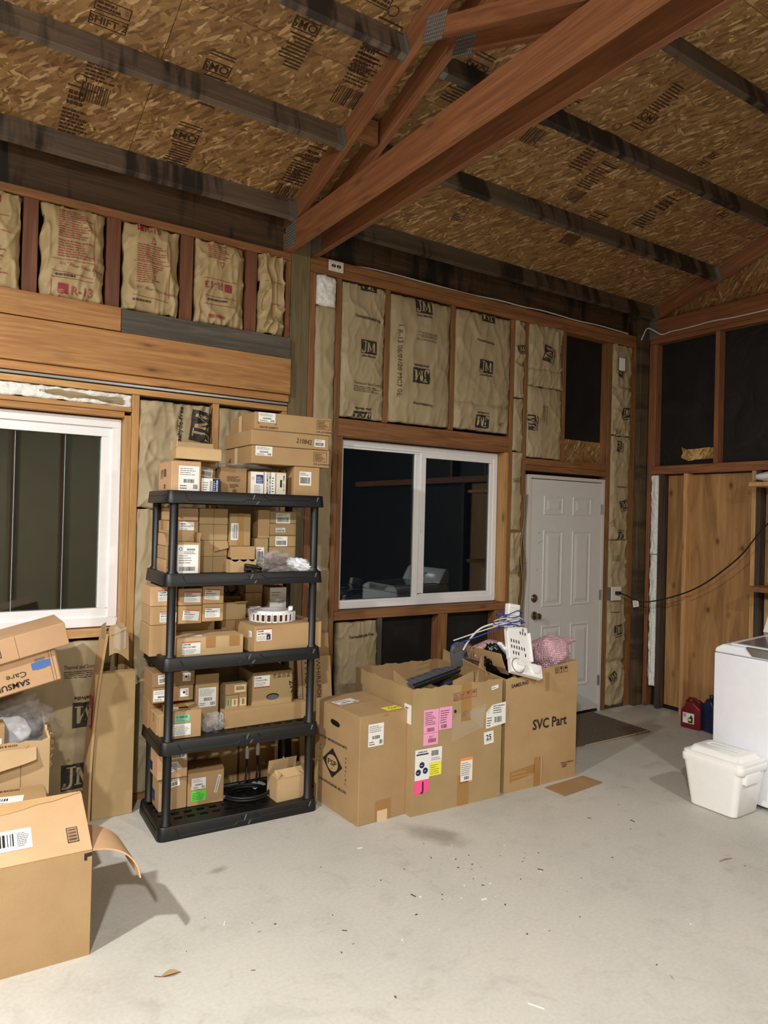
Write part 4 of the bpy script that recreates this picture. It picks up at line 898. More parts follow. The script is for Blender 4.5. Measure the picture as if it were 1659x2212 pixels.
def warn_icon(s=.025, m='board_print', kind=0):
    p = Print().frame(0, 0, s, s*1.2, s*.06, m)
    if kind == 0:
        for x in (.32, .68): p.rect(s*(x-.05), s*.25, s*.1, s*.5, m); p.poly([(s*(x-.15), s*.7), (s*(x+.15), s*.7), (s*x, s*1.0)], m)
        p.rect(s*.18, s*.15, s*.64, s*.06, m)
    elif kind == 1: p.poly([(s*.2, s*1.05), (s*.8, s*1.05), (s*.62, s*.62), (s*.38, s*.62)], m); p.rect(s*.46, s*.25, s*.08, s*.4, m); p.rect(s*.28, s*.18, s*.44, s*.08, m)
    elif kind == 2:
        p.poly([(s*(.5+.38*math.cos(PI*k/10)), s*(.68+.36*math.sin(PI*k/10))) for k in range(11)], m); p.rect(s*.47, s*.2, s*.06, s*.5, m)
    else:
        p.rect(s*.2, s*.2, s*.2, s*.45, m); p.rect(s*.6, s*.2, s*.2, s*.45, m); p.rect(s*.35, s*.7, s*.3, s*.3, m); p.rect(s*.15, s*.12, s*.7, s*.08, m)
    return p
# ---- top tier (z 1.800)
zt = 1.800
ctr = lambda: Print().frame(0, 0, .085, .055, .0018, 'board_print').lines(.008, .006, .069, .043, 5, 'board_print', seed=3, t=.45)
hx = Print().lines(0, 0, .004, .001, 1)
def long_box(label, u0, u1, v0, v1, z0, z1, extra, tape=True, **k):
    P = [('front', .02, .045, sticker(.10, z1-z0-.046, 4))]
    return carton(label, u0, u1, v0, v1, z0, z1, group='long flat boxes stacked on the shelving top', prints=P+extra, **k)
ex = [('front', .375, .032, ctr(), 0, 'printed_text'), ('front', .375, .012, Print().text('CTR. # W10325402', 0, 0, .009, 'board_print', bold=True), 0, 'printed_text')]
hb_ = Print().text('HEATER ELEMENT', 0, 0, .0095, 'board_print', bold=True); hb_.rect(-.01, .022, .002, .014, 'ink'); hb_.rect(-.01, .022, .012, .002, 'ink'); hb_.rect(.098, .022, .002, .014, 'ink'); hb_.rect(.088, .022, .012, .002, 'ink')
tl = lambda d: ('left', d*.38, 0, Print().rect(0, .004, .052, .096, 'tape_white'), 0, 'packing_tape')
long_box('long flat box with a heater element print, topmost on the shelving', .485, .955, .06, .50, 2.170, 2.270, ex+[('front', .027, .012, hb_, 0, 'printed_text'), tl(.44)], yaw=-1.0)
carton('long flat box with a number handwritten in marker, middle of the three on top', .455, .933, .05, .50, 2.083, 2.167, group='long flat boxes stacked on the shelving top', yaw=.6,
       prints=[('front', .27, .030, Print().fit('210842', 0, 0, .096, .026, 'ink', rot=-3, shear=.1), 0, 'handwriting'), ('front', .385, .016, sticker(.068, .042, 6, kind=1))])
long_box('long flat box with white sticker, lowest of the three on the shelving top', .462, .940, .05, .50, 1.980, 2.080, ex+[tl(.45)], yaw=.2)
carton('tall brown box with white sticker under the long boxes, right end of shelving top', .722, .880, .05, .17, zt, 1.977, yaw=0, prints=[('front', .030, .070, sticker(.075, .080, 8, kind=1))], tape='')
carton('cream carton with black box mark standing on the shelving top', .613, .676, .06, .20, zt, 1.938, mat='board_pale', prints=[('front', .003, .003, Print().rect(0, 0, .057, .130, 'ivory').rect(.022, .05, .012, .042, 'ink', 2).text('A 1.0 F', .05, .03, .010, 'ink', rot=90, bold=True).text('TRIM', .05, .085, .010, 'ink', rot=90, bold=True))])
carton('white carton with sideways black print between cream and blue-marked cartons', .543, .611, .06, .20, zt, 1.938, mat='board_pale', prints=[('front', .002, .002, Print().rect(0, 0, .064, .133, 'label_white').text('MADE IN MEXICO', .022, .012, .011, 'ink', rot=90, bold=True).text('HECHO EN MEXICO', .038, .010, .011, 'ink', rot=90, bold=True).lines(.044, .02, .012, .09, 6, 'ink', seed=2))])
carton('white carton with a blue panel on the shelving top', .463, .541, .06, .20, zt, 1.936, mat='board_pale', prints=[('front', .002, .002, Print().rect(0, 0, .074, .131, 'label_white').rect(.030, .068, .042, .048, 'label_blue', 2).lines(.034, .072, .034, .036, 4, 'label_white', l=3, seed=4).disc(.012, .095, .008, 'ink_grey', 2, r0=.006).lines(.02, .01, .04, .05, 8, 'ink_grey', seed=5))])
carton('dark brown carton in shade with small round seal on the shelving top', .303, .452, .09, .24, zt, 1.950, mat='board_dark', prints=[('front', .035, .075, Print().lines(0, 0, .09, .03, 4, 'board_print', seed=9, t=.5).lines(.015, -.035, .06, .022, 3, 'board_print', seed=10, t=.5), 0, 'printed_text'), ('front', .08, .022, Print().disc(0, 0, .012, 'board_print', r0=.009).disc(0, 0, .006, 'board_print'), 0, 'printed_text')])  # shadow on this carton is put into its darker board colour
carton('small white and navy blue carton on the shelving top', .184, .288, .05, .16, zt, 1.886, mat='board_pale', prints=[('front', .002, .002, Print().rect(0, 0, .060, .081, 'label_white').rect(.060, 0, .041, .081, 'label_navy').text('Electrolux', .088, .008, .011, 'label_white', rot=90, bold=True).lines(.064, .01, .012, .06, 6, 'label_white', seed=4).bars(.045, .008, .010, .06, seed=5, n=5).lines(.008, .015, .03, .05, 4, 'ink_grey', seed=6))])
carton('brown carton with tilted white sticker behind the navy carton', .180, .298, .165, .30, zt, 1.978, prints=[('front', .028, .102, sticker(.07, .05, 11, kind=1), -8)])
carton('brown carton with cutlery pictogram and big white sticker, left end of shelving top', .022, .176, .03, .30, zt, 1.968, mat='board_peach', seam='y',
       prints=[('front', .036, .012, sticker(.108, .130, 12)), ('left', .05, .075, Print().rect(0, 0, .004, .05, 'board_print').rect(.016, .02, .008, .03, 'board_print').rect(.018, 0, .004, .02, 'board_print').poly([(.034, .03), (.046, .03), (.044, .052), (.036, .052)], 'board_print').rect(.038, 0, .004, .03, 'board_print').bars(.06, .01, .06, .042, 'board_print', n=9), 0, 'printed_symbol'), ('left', .12, .02, Print().lines(0, 0, .05, .025, 2, 'board_print', seed=3, t=.8), 0, 'printed_symbol')])
Mx = SH @ Matrix.Translation((.180, .16, 1.979)) @ Matrix.Rotation(R(-8), 4, 'Z') @ Matrix.Rotation(R(1.0), 4, 'Y')
open_carton('shallow opened carton lying across the boxes at the left end of the shelving top', Mx, .235, .26, .058, mat='board_pale', flaps=[('back', .06, 70, 60, 0, 1), ('left', .05, 100, 80, .3, 1), ('front', .10, 176, 178, .02, .98)])
blob('plastic_film', 'film_thin', SH @ Vector((.42, .16, 1.963)), (.16, .10, .012), .45, 5, freq=4, crinkle=.25, fl=.8)
tag(bpy.data.objects['plastic_film'], 'clear crinkled plastic film squeezed under the lowest long box', 'plastic film')
# ---- second tier (surface 1.366)
zt = 1.3665
G = 'blank cartons stacked at the left of the second tier'
carton('brown carton at the very top of the left stack under the shelving top', .066, .215, .19, .44, 1.652, 1.722, group=G, mat='board_peach')
carton('carton with a part number label, second from the top of the left stack', .050, .217, .19, .445, 1.582, 1.650, group=G, mat='board', prints=[('front', .062, .006, sticker(.080, .058, 14, 'WPW10139719', kind=1))], tape='l')
carton('carton behind the open posted box, third from the top of the left stack', .048, .217, .20, .445, 1.512, 1.580, group=G, mat='board_peach')
carton('carton fourth from the top of the left stack, mostly hidden', .046, .217, .205, .445, 1.440, 1.510, group=G, mat='board')
carton('carton at the bottom of the left stack on the second tier', .044, .217, .205, .445, zt, 1.438, group=G, mat='board_peach')
open_carton('open upright carton with a large white address label, front left of the second tier', SH @ Matrix.Translation((.118, .125, zt)) @ Matrix.Rotation(R(-3), 4, 'Z'), .152, .135, .172, mat='board', flaps=[('back', .06, 95, 88, 0, 1), ('right', .05, 100, 70, 0, 1), ('left', .045, 80, 60, 0, 1)],
            prints=[('front', .030, .010, Print().rect(0, 0, .112, .150, 'label_white').bars(.012, .012, .085, .022, n=36, seed=3).lines(.01, .05, .07, .05, 4, 'ink_grey', seed=4).disc(.018, .128, .009, 'ink_grey', 2, r0=.006).bars(.05, .12, .045, .010, seed=4).lines(.035, .10, .065, .018, 2, 'ink', seed=5), 0), ('left', .012, .03, Print().text('RECYCLE', .06, .0, .022, 'board_print', rot=90, bold=True).lines(.07, 0, .02, .08, 5, 'board_print', seed=8, t=.7), 0, 'printed_text')])
G = 'plain cartons in the middle stack of the second tier'
for i, (lb, fl) in enumerate((('bottom carton of the middle stack on the second tier', 0), ('carton with a peeling front flap in the middle stack of the second tier', 1), ('carton below the top one in the middle stack of the second tier', 0), ('top carton of the middle stack on the second tier', 0))):
    zz = zt+i*.0895; c = carton(lb, .222, .384, .19, .44, zz, zz+.0885, group=G, mat='board_olive', prints=[('front', .080, 0, Print().rect(0, 0, .0014, .088, 'board_print'), 0, 'seam_line')])
    if fl: sheet(lambda s, t, c=c: (.002+.079*s, -.1262-.018*t-.004*math.sin(3*t), .086-.058*t+.02*s*t), 6, 6, .003, 'flap', 'board', c)
carton('carton standing on end with a sideways barcode label, right of the middle stack', .390, .512, .17, .40, 1.514, 1.700, mat='board_olive', prints=[('front', .006, .035, Print().rect(0, 0, .045, .095, 'label_white').bars(.015, .008, .022, .08, seed=5, n=4, rot=0).lines(.006, .01, .008, .07, 8, 'ink', seed=4))], tape='F')
carton('low carton under the end-standing box on the second tier', .392, .536, .15, .40, 1.449, 1.513, mat='board')
open_carton('crushed low carton with torn open front at the bottom of the second tier', SH @ Matrix.Translation((.455, .245, zt)), .150, .26, .075, mat='board_pale', jag=lambda s, f: -.012*abs(math.sin(f*9)) if s == 'front' else 0, flaps=[('front', .05, 150, 172, .05, .95)])
carton('tall narrow carton right of the sideways labelled box on the second tier', .568, .640, .20, .30, 1.560, 1.724, mat='board')
carton('carton under the tall narrow one with a white barcode label', .548, .634, .20, .42, zt, 1.5585, mat='board_olive', prints=[('front', .012, .045, Print().rect(0, 0, .048, .095, 'label_white').bars(.006, .012, .034, .06, seed=6, n=6).lines(.006, .078, .036, .012, 1, 'ink', seed=4))])
G = 'barcode labelled cartons in the right stack of the second tier'
for i, (lb, st) in enumerate((('unlabelled carton at the bottom of the right stack, behind the bagged wires', None), ('carton with a big barcode sticker, second from the bottom of the right stack', (.075, .058)), ('carton with a small barcode sticker in the right stack', (.060, .026)), ('carton with a white barcode sticker at the top of the right stack', (.090, .060)))):
    zz = (zt, 1.510, 1.578, 1.648)[i]; z9 = (1.508, 1.576, 1.646, 1.718)[i]
    carton(lb, .642, .808, .20, .40, zz, z9, group=G, mat='board_olive', prints=[('front', .035, (z9-zz-st[1])/2-.002*i, sticker(st[0], st[1], 20+i, kind=1))] if st else [])
o = empty('wire_bag', SH @ Vector((.66, .13, zt)), TH, 'clear plastic bag of dark brown wires, tied at the top, on the second tier', 'bag of wires')
blob('bag', 'film', (0, 0, .055), (.105, .075, .062), .35, 3, o, 3.2, crinkle=.16, fl=.85)
mb = MB()
for k in range(16):
    r = random.Random(k); a0 = r.uniform(0, 6); pts = [((.068+.02*math.sin(t*.9+k))*math.cos(a0+t*.55)*.95, (.045+.01*math.sin(t+k))*math.sin(a0+t*.55), .018+.0035*k+.018*math.sin(t*1.3+a0)) for t in range(12)]; mb.tube(pts, .0022, 5)
mb.build('wires', 'wire_brown', o, smooth=True)
mb = MB(); mb.tube([(-.055, -.01, .08), (-.045, -.01, .105), (-.03, -.005, .118), (-.005, 0, .12), (.01, 0, .118)], [.03, .018, .010, .012, .006], 10); mb.build('knot', 'film', o, smooth=True)
mb = MB(); mb.tube([(-.052, -.012, .09), (-.048, -.028, .095), (-.036, -.026, .102), (-.03, -.012, .108)], .003, 6); mb.build('twist_tie', 'label_red', o)
for i, (u, v, z, r_, sd, lb) in enumerate(((.80, .10, zt+.038, (.085, .045, .036), 8, 'crumpled white padded packet, upper one beside the bagged wires'), (.845, .075, zt+.021, (.062, .04, .026), 9, 'crumpled white packet at the right end of the second tier'))):
    tag(blob('white_packet', 'foam_white', SH @ Vector((u, v, z)), r_, .28, sd, None, 3.5, crinkle=.22, fl=.7), lb, 'packet', 'white packets on the second tier').rotation_euler = (0, R(14), TH)
tag(blob('clear_bag', 'film_thin', SH @ Vector((.77, .075, zt+.02)), (.15, .055, .024), .3, 12, None, 3, crinkle=.2, fl=.75), 'flat clear plastic bag under the white packets on the second tier', 'plastic bag')
o = empty('hose_fitting', SH @ Vector((.475, .07, zt)), TH, 'short black rubber hose fitting lying at the front of the second tier', 'hose')
mb = MB(); mb.tube([(-.03, -.01, .022), (.0, -.01, .024)], .021, 14); mb.build('hose_end', 'black_plastic', o, smooth=True)
mb = MB(); mb.tube([(.045*math.cos(a)+.022, .02*math.sin(a), .024+.022*math.sin(a*.5)) for a in [k*.45 for k in range(12)]], .010, 8); mb.build('hose_loop', 'rubber', o, smooth=True)
# ---- third tier (surface .929)
zt = .9295
code = '4681EA2001T'; G = 'small square boxes with red-edged part labels on the middle tier'
def small(lb, u0, u1, v0, v1, z0, z1, dx, dy, rt, seed, ww=.088): carton(lb, u0, u1, v0, v1, z0, z1, group=G, mat='board_peach' if seed % 2 else 'board', prints=[('front', dx, dy, sticker(ww, .056, seed, code, True), rt)])
small('red-edged part box behind the shelving leg, upper one', -.040, .098, .15, .36, 1.195, 1.298, .040, .026, 1, 31)
small('red-edged part box behind the shelving leg, lower one', -.038, .100, .15, .36, 1.095, 1.193, .048, .014, -1, 32)
small('red-edged part box in the middle column, upper one', .108, .236, .15, .36, 1.193, 1.285, .030, .018, -2, 33)
small('red-edged part box in the middle column, lower one with tilted label', .108, .236, .15, .36, 1.094, 1.190, .022, .022, -6, 34)
small('red-edged part box in the right column, upper one with tilted label', .240, .358, .15, .36, 1.198, 1.294, .008, .026, -5, 35, .084)
small('red-edged part box in the right column, lower one', .240, .358, .15, .36, 1.100, 1.196, .014, .022, -1, 36, .084)
carton('plain box at the bottom left of the middle tier, under the red-edged boxes', -.040, .100, .15, .38, zt, 1.093, mat='board')
carton('plain box under the middle column of red-edged boxes', .104, .358, .30, .44, zt, 1.091, mat='board_olive')
carton('battered taped flat carton with red-edged label at the front of the middle tier', .086, .452, .075, .295, zt, 1.030, mat='board_pale', seam='x', yaw=0, prints=[('front', .028, .012, sticker(.098, .066, 37, 'RPL72914401', True)), ('front', .155, .040, Print().rect(0, 0, .052, .060, 'tape_brown'), 0, 'packing_tape'), ('front', .285, .042, Print().rect(0, 0, .058, .058, 'tape_brown'), 0, 'packing_tape'), ('top', .05, .03, Print().rect(0, 0, .09, .05, 'label_white').lines(.005, .005, .08, .035, 3, 'ink_grey', seed=3), -12)])
sq = sticker(.092, .066, 38, '4417EA1002N', True); sq.rect(.060, .004, .024, .030, 'label_navy', 3).text('!', .069, .008, .014, 'label_white', l=4, bold=True)
carton('large flat tan box with a red-edged label, carrying the motor ring', .478, .900, .025, .43, zt, 1.083, mat='board', seam='x', yaw=4.2, prints=[('front', .010, .068, sq), ('left', .33, .085, Print().rect(0, 0, .040, .034, 'label_white').lines(.004, .006, .016, .02, 2, 'ink', seed=5))])
st = empty('motor_ring', SH @ Vector((.668, .195, 1.0845)), TH, 'white plastic motor winding ring lying on the large flat tan box', 'motor part')
mb = MB(); prof = [(.086, .040), (.086, .058), (.108, .060), (.112, .052), (.112, .038), (.104, .034), (.090, .034)]
N = 48; V = [(r_*math.cos(2*PI*k/N), r_*math.sin(2*PI*k/N), z) for r_, z in prof for k in range(N)]; m = len(prof)
mb.add(V, [(i*N+k, i*N+(k+1) % N, ((i+1) % m)*N+(k+1) % N, ((i+1) % m)*N+k) for i in range(m) for k in range(N)]); mb.build('ring_core', 'white_plastic', st, smooth=True)
for k in range(24):
    a = 2*PI*k/24; Mk = Matrix.Rotation(a, 4, 'Z')
    mb = MB(); mb.box(.092, .128, -.0105, .0105, .006, .040, 0, Mk); cw = mb.build('coil', 'copper', st, bevel=.003)
    mb = MB(); mb.box(.127, .134, -.0150, .0150, .0, .006, 0, Mk); mb.box(.127, .134, -.0150, .0150, .042, .048, 0, Mk); mb.box(.127, .134, -.0150, -.0100, .006, .042, 0, Mk); mb.box(.127, .134, .0100, .0150, .006, .042, 0, Mk); mb.box(.095, .127, -.0125, .0125, .0425, .046, 0, Mk); mb.build('bobbin', 'white_plastic', st)
mb = MB(); mb.box(-.02, .03, -.118, -.094, .058, .080); mb.box(.03, .055, -.112, -.09, .052, .070); mb.v = [tuple(Matrix.Rotation(R(62), 4, 'Z') @ Vector(v)) for v in mb.v]; mb.build('connector', 'white_plastic', st, bevel=.002)
open_carton('small open box with grey plastic wrap inside, behind the flat boxes of the middle tier', SH @ Matrix.Translation((.465, .335, 1.085)), .138, .12, .10, mat='board_olive', flaps=[('front', .035, 20, -20, .5, 1)])
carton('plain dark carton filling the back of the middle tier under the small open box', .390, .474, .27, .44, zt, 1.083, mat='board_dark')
carton('small box with barcode sticker at the back of the middle tier', .560, .665, .36, .445, 1.086, 1.225, mat='board', prints=[('front', .022, .018, sticker(.072, .040, 41, kind=1))], tape='f')
carton('box with a white front at the back right of the middle tier', .690, .800, .30, .42, 1.086, 1.262, mat='board', prints=[('front', .003, .002, Print().rect(0, 0, .104, .170, 'label_white').lines(.05, .075, .045, .02, 2, 'ink', seed=6).lines(.008, .12, .085, .03, 2, 'ink_grey', seed=7).lines(.008, .02, .06, .03, 2, 'ink', seed=8))])
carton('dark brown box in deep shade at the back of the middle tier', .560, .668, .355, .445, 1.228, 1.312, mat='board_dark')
o = empty('coiled_hose', SH @ Vector((.485, .40, 1.212)), TH, 'coiled dark rubber hose in shade at the back of the middle tier', 'hose')
mb = MB(); mb.tube([(.036*math.cos(a), -.006*a/6.3, .044+.036*math.sin(a)) for a in [k*.35 for k in range(36)]], .011, 8); mb.build('coil', 'rubber', o, smooth=True)
carton('plain carton carrying the coiled hose at the back of the middle tier', .398, .548, .402, .445, 1.086, 1.205, mat='board_dark')
# ---- fourth tier (surface .4935)
zt = .4935
G = 'cartons at the left of the fourth tier'
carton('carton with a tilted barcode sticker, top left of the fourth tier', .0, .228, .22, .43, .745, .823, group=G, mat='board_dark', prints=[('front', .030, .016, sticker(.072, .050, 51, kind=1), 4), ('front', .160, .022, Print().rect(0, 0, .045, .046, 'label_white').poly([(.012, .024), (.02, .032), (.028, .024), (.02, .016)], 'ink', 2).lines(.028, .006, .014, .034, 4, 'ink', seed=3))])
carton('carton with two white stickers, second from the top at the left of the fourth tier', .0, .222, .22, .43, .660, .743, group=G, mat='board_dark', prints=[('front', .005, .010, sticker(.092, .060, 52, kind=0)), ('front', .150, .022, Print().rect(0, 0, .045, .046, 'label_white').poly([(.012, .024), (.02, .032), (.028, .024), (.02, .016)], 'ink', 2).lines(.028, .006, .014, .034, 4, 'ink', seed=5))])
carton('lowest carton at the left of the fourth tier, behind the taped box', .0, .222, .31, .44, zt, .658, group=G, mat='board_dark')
carton('taped brown box with a teal sticker, front left of the fourth tier', .066, .236, .088, .300, zt, .640, mat='board', seam='y', yaw=-3, tape='y', prints=[('front', .030, .090, Print().rect(0, 0, .078, .036, 'label_teal').bars(.004, .018, .06, .014, seed=3, n=18).lines(.004, .003, .06, .012, 2, 'ink', seed=8)), ('front', .020, .016, Print().rect(0, 0, .094, .062, 'label_white').lines(.006, .006, .08, .05, 6, 'ink_grey', seed=4)), ('top', .035, .05, Print().rect(0, 0, .075, .028, 'label_white').bars(.006, .006, .06, .012, seed=9), 0)])
carton('small box end peeping out left of the taped box on the fourth tier', .012, .058, .155, .300, zt, .612, mat='board', tape='l')
carton('tall upright carton with a grey printed label in the middle of the fourth tier', .240, .374, .24, .40, zt, .790, mat='board_olive', prints=[('front', .018, .112, Print().rect(0, 0, .100, .108, 'label_white').lines(.006, .062, .088, .042, 6, 'ink_grey', seed=4).bars(.03, .034, .045, .018, seed=6).lines(.006, .008, .05, .02, 2, 'ink', seed=7).bars(.068, .008, .026, .018, seed=9, n=8))])
G = 'small cartons with peach labels on the fourth tier'
carton('small carton with a wide peach label on top of two others', .400, .528, .20, .37, .667, .730, group=G, mat='board_olive', prints=[('front', .052, .012, Print().rect(0, 0, .066, .042, 'label_peach').bars(.008, .012, .05, .020, seed=4).lines(.006, .033, .05, .006, 1, 'ink', seed=3)), ('top', .05, .05, Print().rect(0, 0, .06, .028, 'label_teal').bars(.004, .006, .05, .014, seed=7), 0)])
carton('small carton with green and peach labels, left one under the wide peach label', .402, .478, .20, .37, zt, .665, group=G, mat='board_olive', prints=[('front', .008, .108, Print().rect(0, 0, .016, .045, 'label_teal').bars(.003, .004, .009, .036, seed=2, n=4)), ('front', .036, .108, Print().rect(0, 0, .034, .042, 'label_peach').bars(.012, .006, .012, .03, seed=3, n=5))])
carton('small carton with one peach label, right one under the wide peach label', .480, .528, .20, .37, zt, .668, group=G, mat='board_olive', prints=[('front', .006, .108, Print().rect(0, 0, .036, .044, 'label_peach').bars(.012, .006, .014, .032, seed=8, n=5))])
ic = Print()
for k in range(5): ic.merge(warn_icon(.020, 'ink', (1, 3, 0, 3, 2)[k]), k*.029, 0)
carton('square brown box with hand hole and row of handling symbols on the fourth tier', .556, .806, .19, .42, zt, .782, mat='board_olive', seam='y', prints=[('front', .010, .205, sticker(.095, .064, 53, '7CA361517BA')), ('front', .010, .200, Print().rect(0, 0, .095, .006, 'label_red', 3), 0), ('front', .125, .248, ic, 0, 'printed_symbol'), ('front', .225, .225, Print().text('2K', 0, 0, .048, 'ink', rot=-78, shear=.2), 0, 'handwriting'),
        ('front', .125, .142, Print().poly([(.04*math.cos(2*PI*k/20), .019*math.sin(2*PI*k/20)) for k in range(20)], 'rubber').poly([(.036*math.cos(2*PI*k/20), .014*math.sin(2*PI*k/20)-.003) for k in range(20)], 'film', 2), 0, 'hand_hole_shade')])  # black ellipse paints the shaded inside of the hand opening
carton('long low box lying along the front right of the fourth tier', .380, .900, .150, .236, zt, .590, mat='board', seam='x', yaw=1.5, prints=[('left', .018, .022, Print().rect(0, 0, .05, .058, 'label_white').bars(.008, .008, .034, .022, seed=6, n=8).lines(.006, .034, .036, .018, 2, 'ink', seed=7))])
tag(blob('bubble_wrap', 'film', SH @ Vector((.315, .160, zt+.045)), (.065, .05, .05), .35, 21, None, 3.2, crinkle=.2, fl=.8), 'crumpled clear wrap between the taped box and long low box', 'plastic film')
# ---- bottom tier (surface .056)
zt = .0565
carton('taped box with tilted sticker, lower one at the left of the bottom tier', .055, .208, .245, .445, zt, .236, mat='board', prints=[('front', .020, .118, sticker(.095, .045, 61, kind=1), 8), ('front', .0, .0, Print().rect(0, 0, .075, .100, 'film_thin'), 0, 'packing_tape'), ('left', .05, .03, Print().rect(0, 0, .06, .06, 'label_navy').lines(.006, .006, .045, .045, 4, 'ink_grey', seed=4), 0)])
carton('box with stacked white stickers, upper one at the left of the bottom tier', .040, .202, .225, .44, .2375, .415, mat='board_peach', prints=[('front', .070, .105, sticker(.085, .050, 62, kind=1)), ('front', .055, .030, Print().poly([(0, 0), (.08, .02), (.05, .062), (0, .062)], 'label_white').lines(.004, .012, .05, .04, 4, 'ink_grey', seed=5), 0), ('left', .04, .02, Print().rect(0, 0, .06, .05, 'label_navy'), 0)])
g_ = carton('box with a bright green sticker on the bottom tier', .216, .420, .240, .43, zt, .240, mat='board', yaw=-2, tape='', prints=[('front', .020, .092, sticker(.080, .062, 63, kind=0)), ('front', .020, .026, Print().rect(0, 0, .082, .056, 'label_green').lines(.006, .006, .07, .044, 5, 'ink_soft', seed=4)), ('front', .148, .060, Print().rect(0, 0, .016, .100, 'label_white').bars(.004, .004, .008, .09, seed=4, n=3), -14)])
sheet(lambda s, t: (-.102+.204*s, -.095+.19*t, .1840+.030*math.sin(PI*t)*(.5+.5*s)), 6, 10, .003, 'flap', 'board_dark', g_)
open_carton('small pale carton with its flaps loosely folded up, right end of the bottom tier', SH @ Matrix.Translation((.762, .145, zt)) @ Matrix.Rotation(R(4), 4, 'Z'), .182, .13, .128, mat='board_pale', flaps=[('front', .060, 150, 138, .02, .98), ('back', .075, 95, 105, 0, 1), ('left', .04, 130, 120, 0, 1), ('right', .04, 140, 150, 0, 1)])
o = empty('coiled_hose', SH @ Vector((.56, .24, zt)), TH, 'coil of black tubing lying on the bottom tier', 'hose')
mb = MB(); mb.tube([((.125+.006*math.sin(a*.7))*math.cos(a), (.115)*math.sin(a), .010+.0022*a) for a in [k*.25 for k in range(52)]], .007, 8); mb.build('tubing', 'rubber', o, smooth=True)
mb = MB(); mb.tube([(-.128, .02, .020), (-.138, .0, .021)], .010, 10); mb.build('end_fitting', 'steel', o, smooth=True)
for x, y, z in ((.055, .165, .172), (.125, .170, .182), (.235, .03, .12)):
    mb = MB(); mb.tube([(x-.03, y-.06, .035), (x-.005, y-.01, .08), (x, y, z-.05), (x, y, z)], .006, 8); mb.build('riser', 'rubber', o, smooth=True)
    mb = MB(); mb.lathe([(.012, z-.01), (.013, z+.045), (.009, z+.052), (.005, z+.056), (.005, z+.064)], 14, (x, y, 0)); mb.build('white_cap', 'white_plastic', o, smooth=True)
o = empty('paper_slip', SH @ Vector((.675, .36, zt)), TH+R(12), 'folded paper slip on the bottom tier behind the pale carton', 'paper')
sheet(lambda s, t: (-.05+.10*s, -.04+.08*t, .003+.012*math.sin(PI*s)), 8, 3, .0012, 'paper', 'label_white', o)
# boards and flattened cartons behind the shelving
carton('flat brown carton leaning behind the bottom tier, seen through the shelving', 1.26, 1.72, -.105, -.055, 0, .62, Matrix.Identity(4), mat='board_olive', cat='flattened box', name='flattened_carton')
carton('dark carton with a white tag behind the bottom tier at the right', 1.73, 1.99, -.115, -.05, 0, .52, Matrix.Identity(4), mat='board_dark', prints=[('front', .19, .36, Print().rect(0, 0, .035, .06, 'label_white').disc(.017, .048, .006, 'ink', 2).lines(.006, .006, .02, .03, 3, 'ink', seed=3))])
mb = MB()
fp = Print().text('FACTORY', 0, 0, .052, 'board_print', rot=-90).text('WHIRLPOOL', .085, .02, .030, 'board_print', rot=-90, wscale=1.2).rect(-.022, -.30, .005, .32, 'board_print')
carton('flattened carton with large sideways print leaning between shelving and handle-hole box', 2.055, 2.30, -.33, -.31, 0, .80, Matrix.Identity(4), mat='board_pale', cat='flattened box', name='flattened_carton', rot=Matrix.Rotation(R(-14), 3, 'X') @ Matrix.Rotation(R(3), 3, 'Y'), prints=[('front', .05, .76, fp, 0, 'printed_text')])
carton('plain flattened carton leaning on the wall behind the printed flattened one', 2.06, 2.36, -.20, -.185, 0, .92, Matrix.Identity(4), mat='board', cat='flattened box', name='flattened_carton', rot=Matrix.Rotation(R(-8), 3, 'X'))
# ------------------------------------------------------------------ big boxes on the floor
I4 = Matrix.Identity(4)
fsp = Print()
fsp.poly([(0, .086), (.108, 0), (0, -.086), (-.108, 0)], 'ink').poly([(.062*math.cos(2*PI*k/28), .047*math.sin(2*PI*k/28)) for k in range(28)], 'board', 3).fit('FSP', -.048, -.014, .096, .030, 'ink', l=4, bold=True).disc(0, -.030, .005, 'board_print', 4)
fsp.fit('FACTORY SPECIFICATION PARTS', -.15, .118, .30, .014, 'ink', bold=True).fit('FACTORY SPECIFICATION PARTS', .15, -.118, .30, .014, 'ink', rot=180, bold=True)
for i, ch in enumerate('GENUINE'): fsp.text(ch, .138, .060-.024*i, .011, 'ink', bold=True, l=2).text(ch, -.134, -.070+.024*i, .011, 'ink', bold=True, l=2, rot=180)
hole = Print().poly([(.032*math.cos(a)+(.018 if math.cos(a) > 0 else -.018), .016*math.sin(a)) for a in [2*PI*k/20 for k in range(20)]], 'rubber')  # flat black patch painted for the shaded inside of the slot
carton('brown box with hand hole and black diamond emblem, standing right of the shelving', 2.064, 2.400, -.958, -.478, 0, .600, I4, yaw=2.2, seam='x', mat='board',
       prints=[('left', .205, .270, fsp, 0, 'printed_emblem'), ('left', .225, .505, hole, -4, 'hand_hole_shade'), ('front', .055, .425, sticker(.105, .125, 71)), ('top', .035, .26, sticker(.15, .09, 72), 8), ('top', .205, .025, Print().rect(0, 0, .115, .070, 'label_yellow').text('COPY', .03, .022, .022, 'ink_soft', bold=True).lines(.04, .05, .05, .012, 1, 'ink_soft'), 4), ('top', .09, .19, Print().rect(0, 0, .10, .030, 'film'), 10, 'packing_tape'),
               ('front', .115, .0, Print().rect(0, 0, .105, .115, 'tape_brown').rect(.012, 0, .070, .060, 'tape_white', 2), 0, 'packing_tape'), ('front', .16, .595, Print().rect(0, -.012, .03, .012, 'tape_brown'), 0, 'packing_tape')])
M2 = Matrix.Translation((2.740, -.684, 0)) @ Matrix.Rotation(R(-2.2), 4, 'Z')
P2 = Print()
red4 = Print()
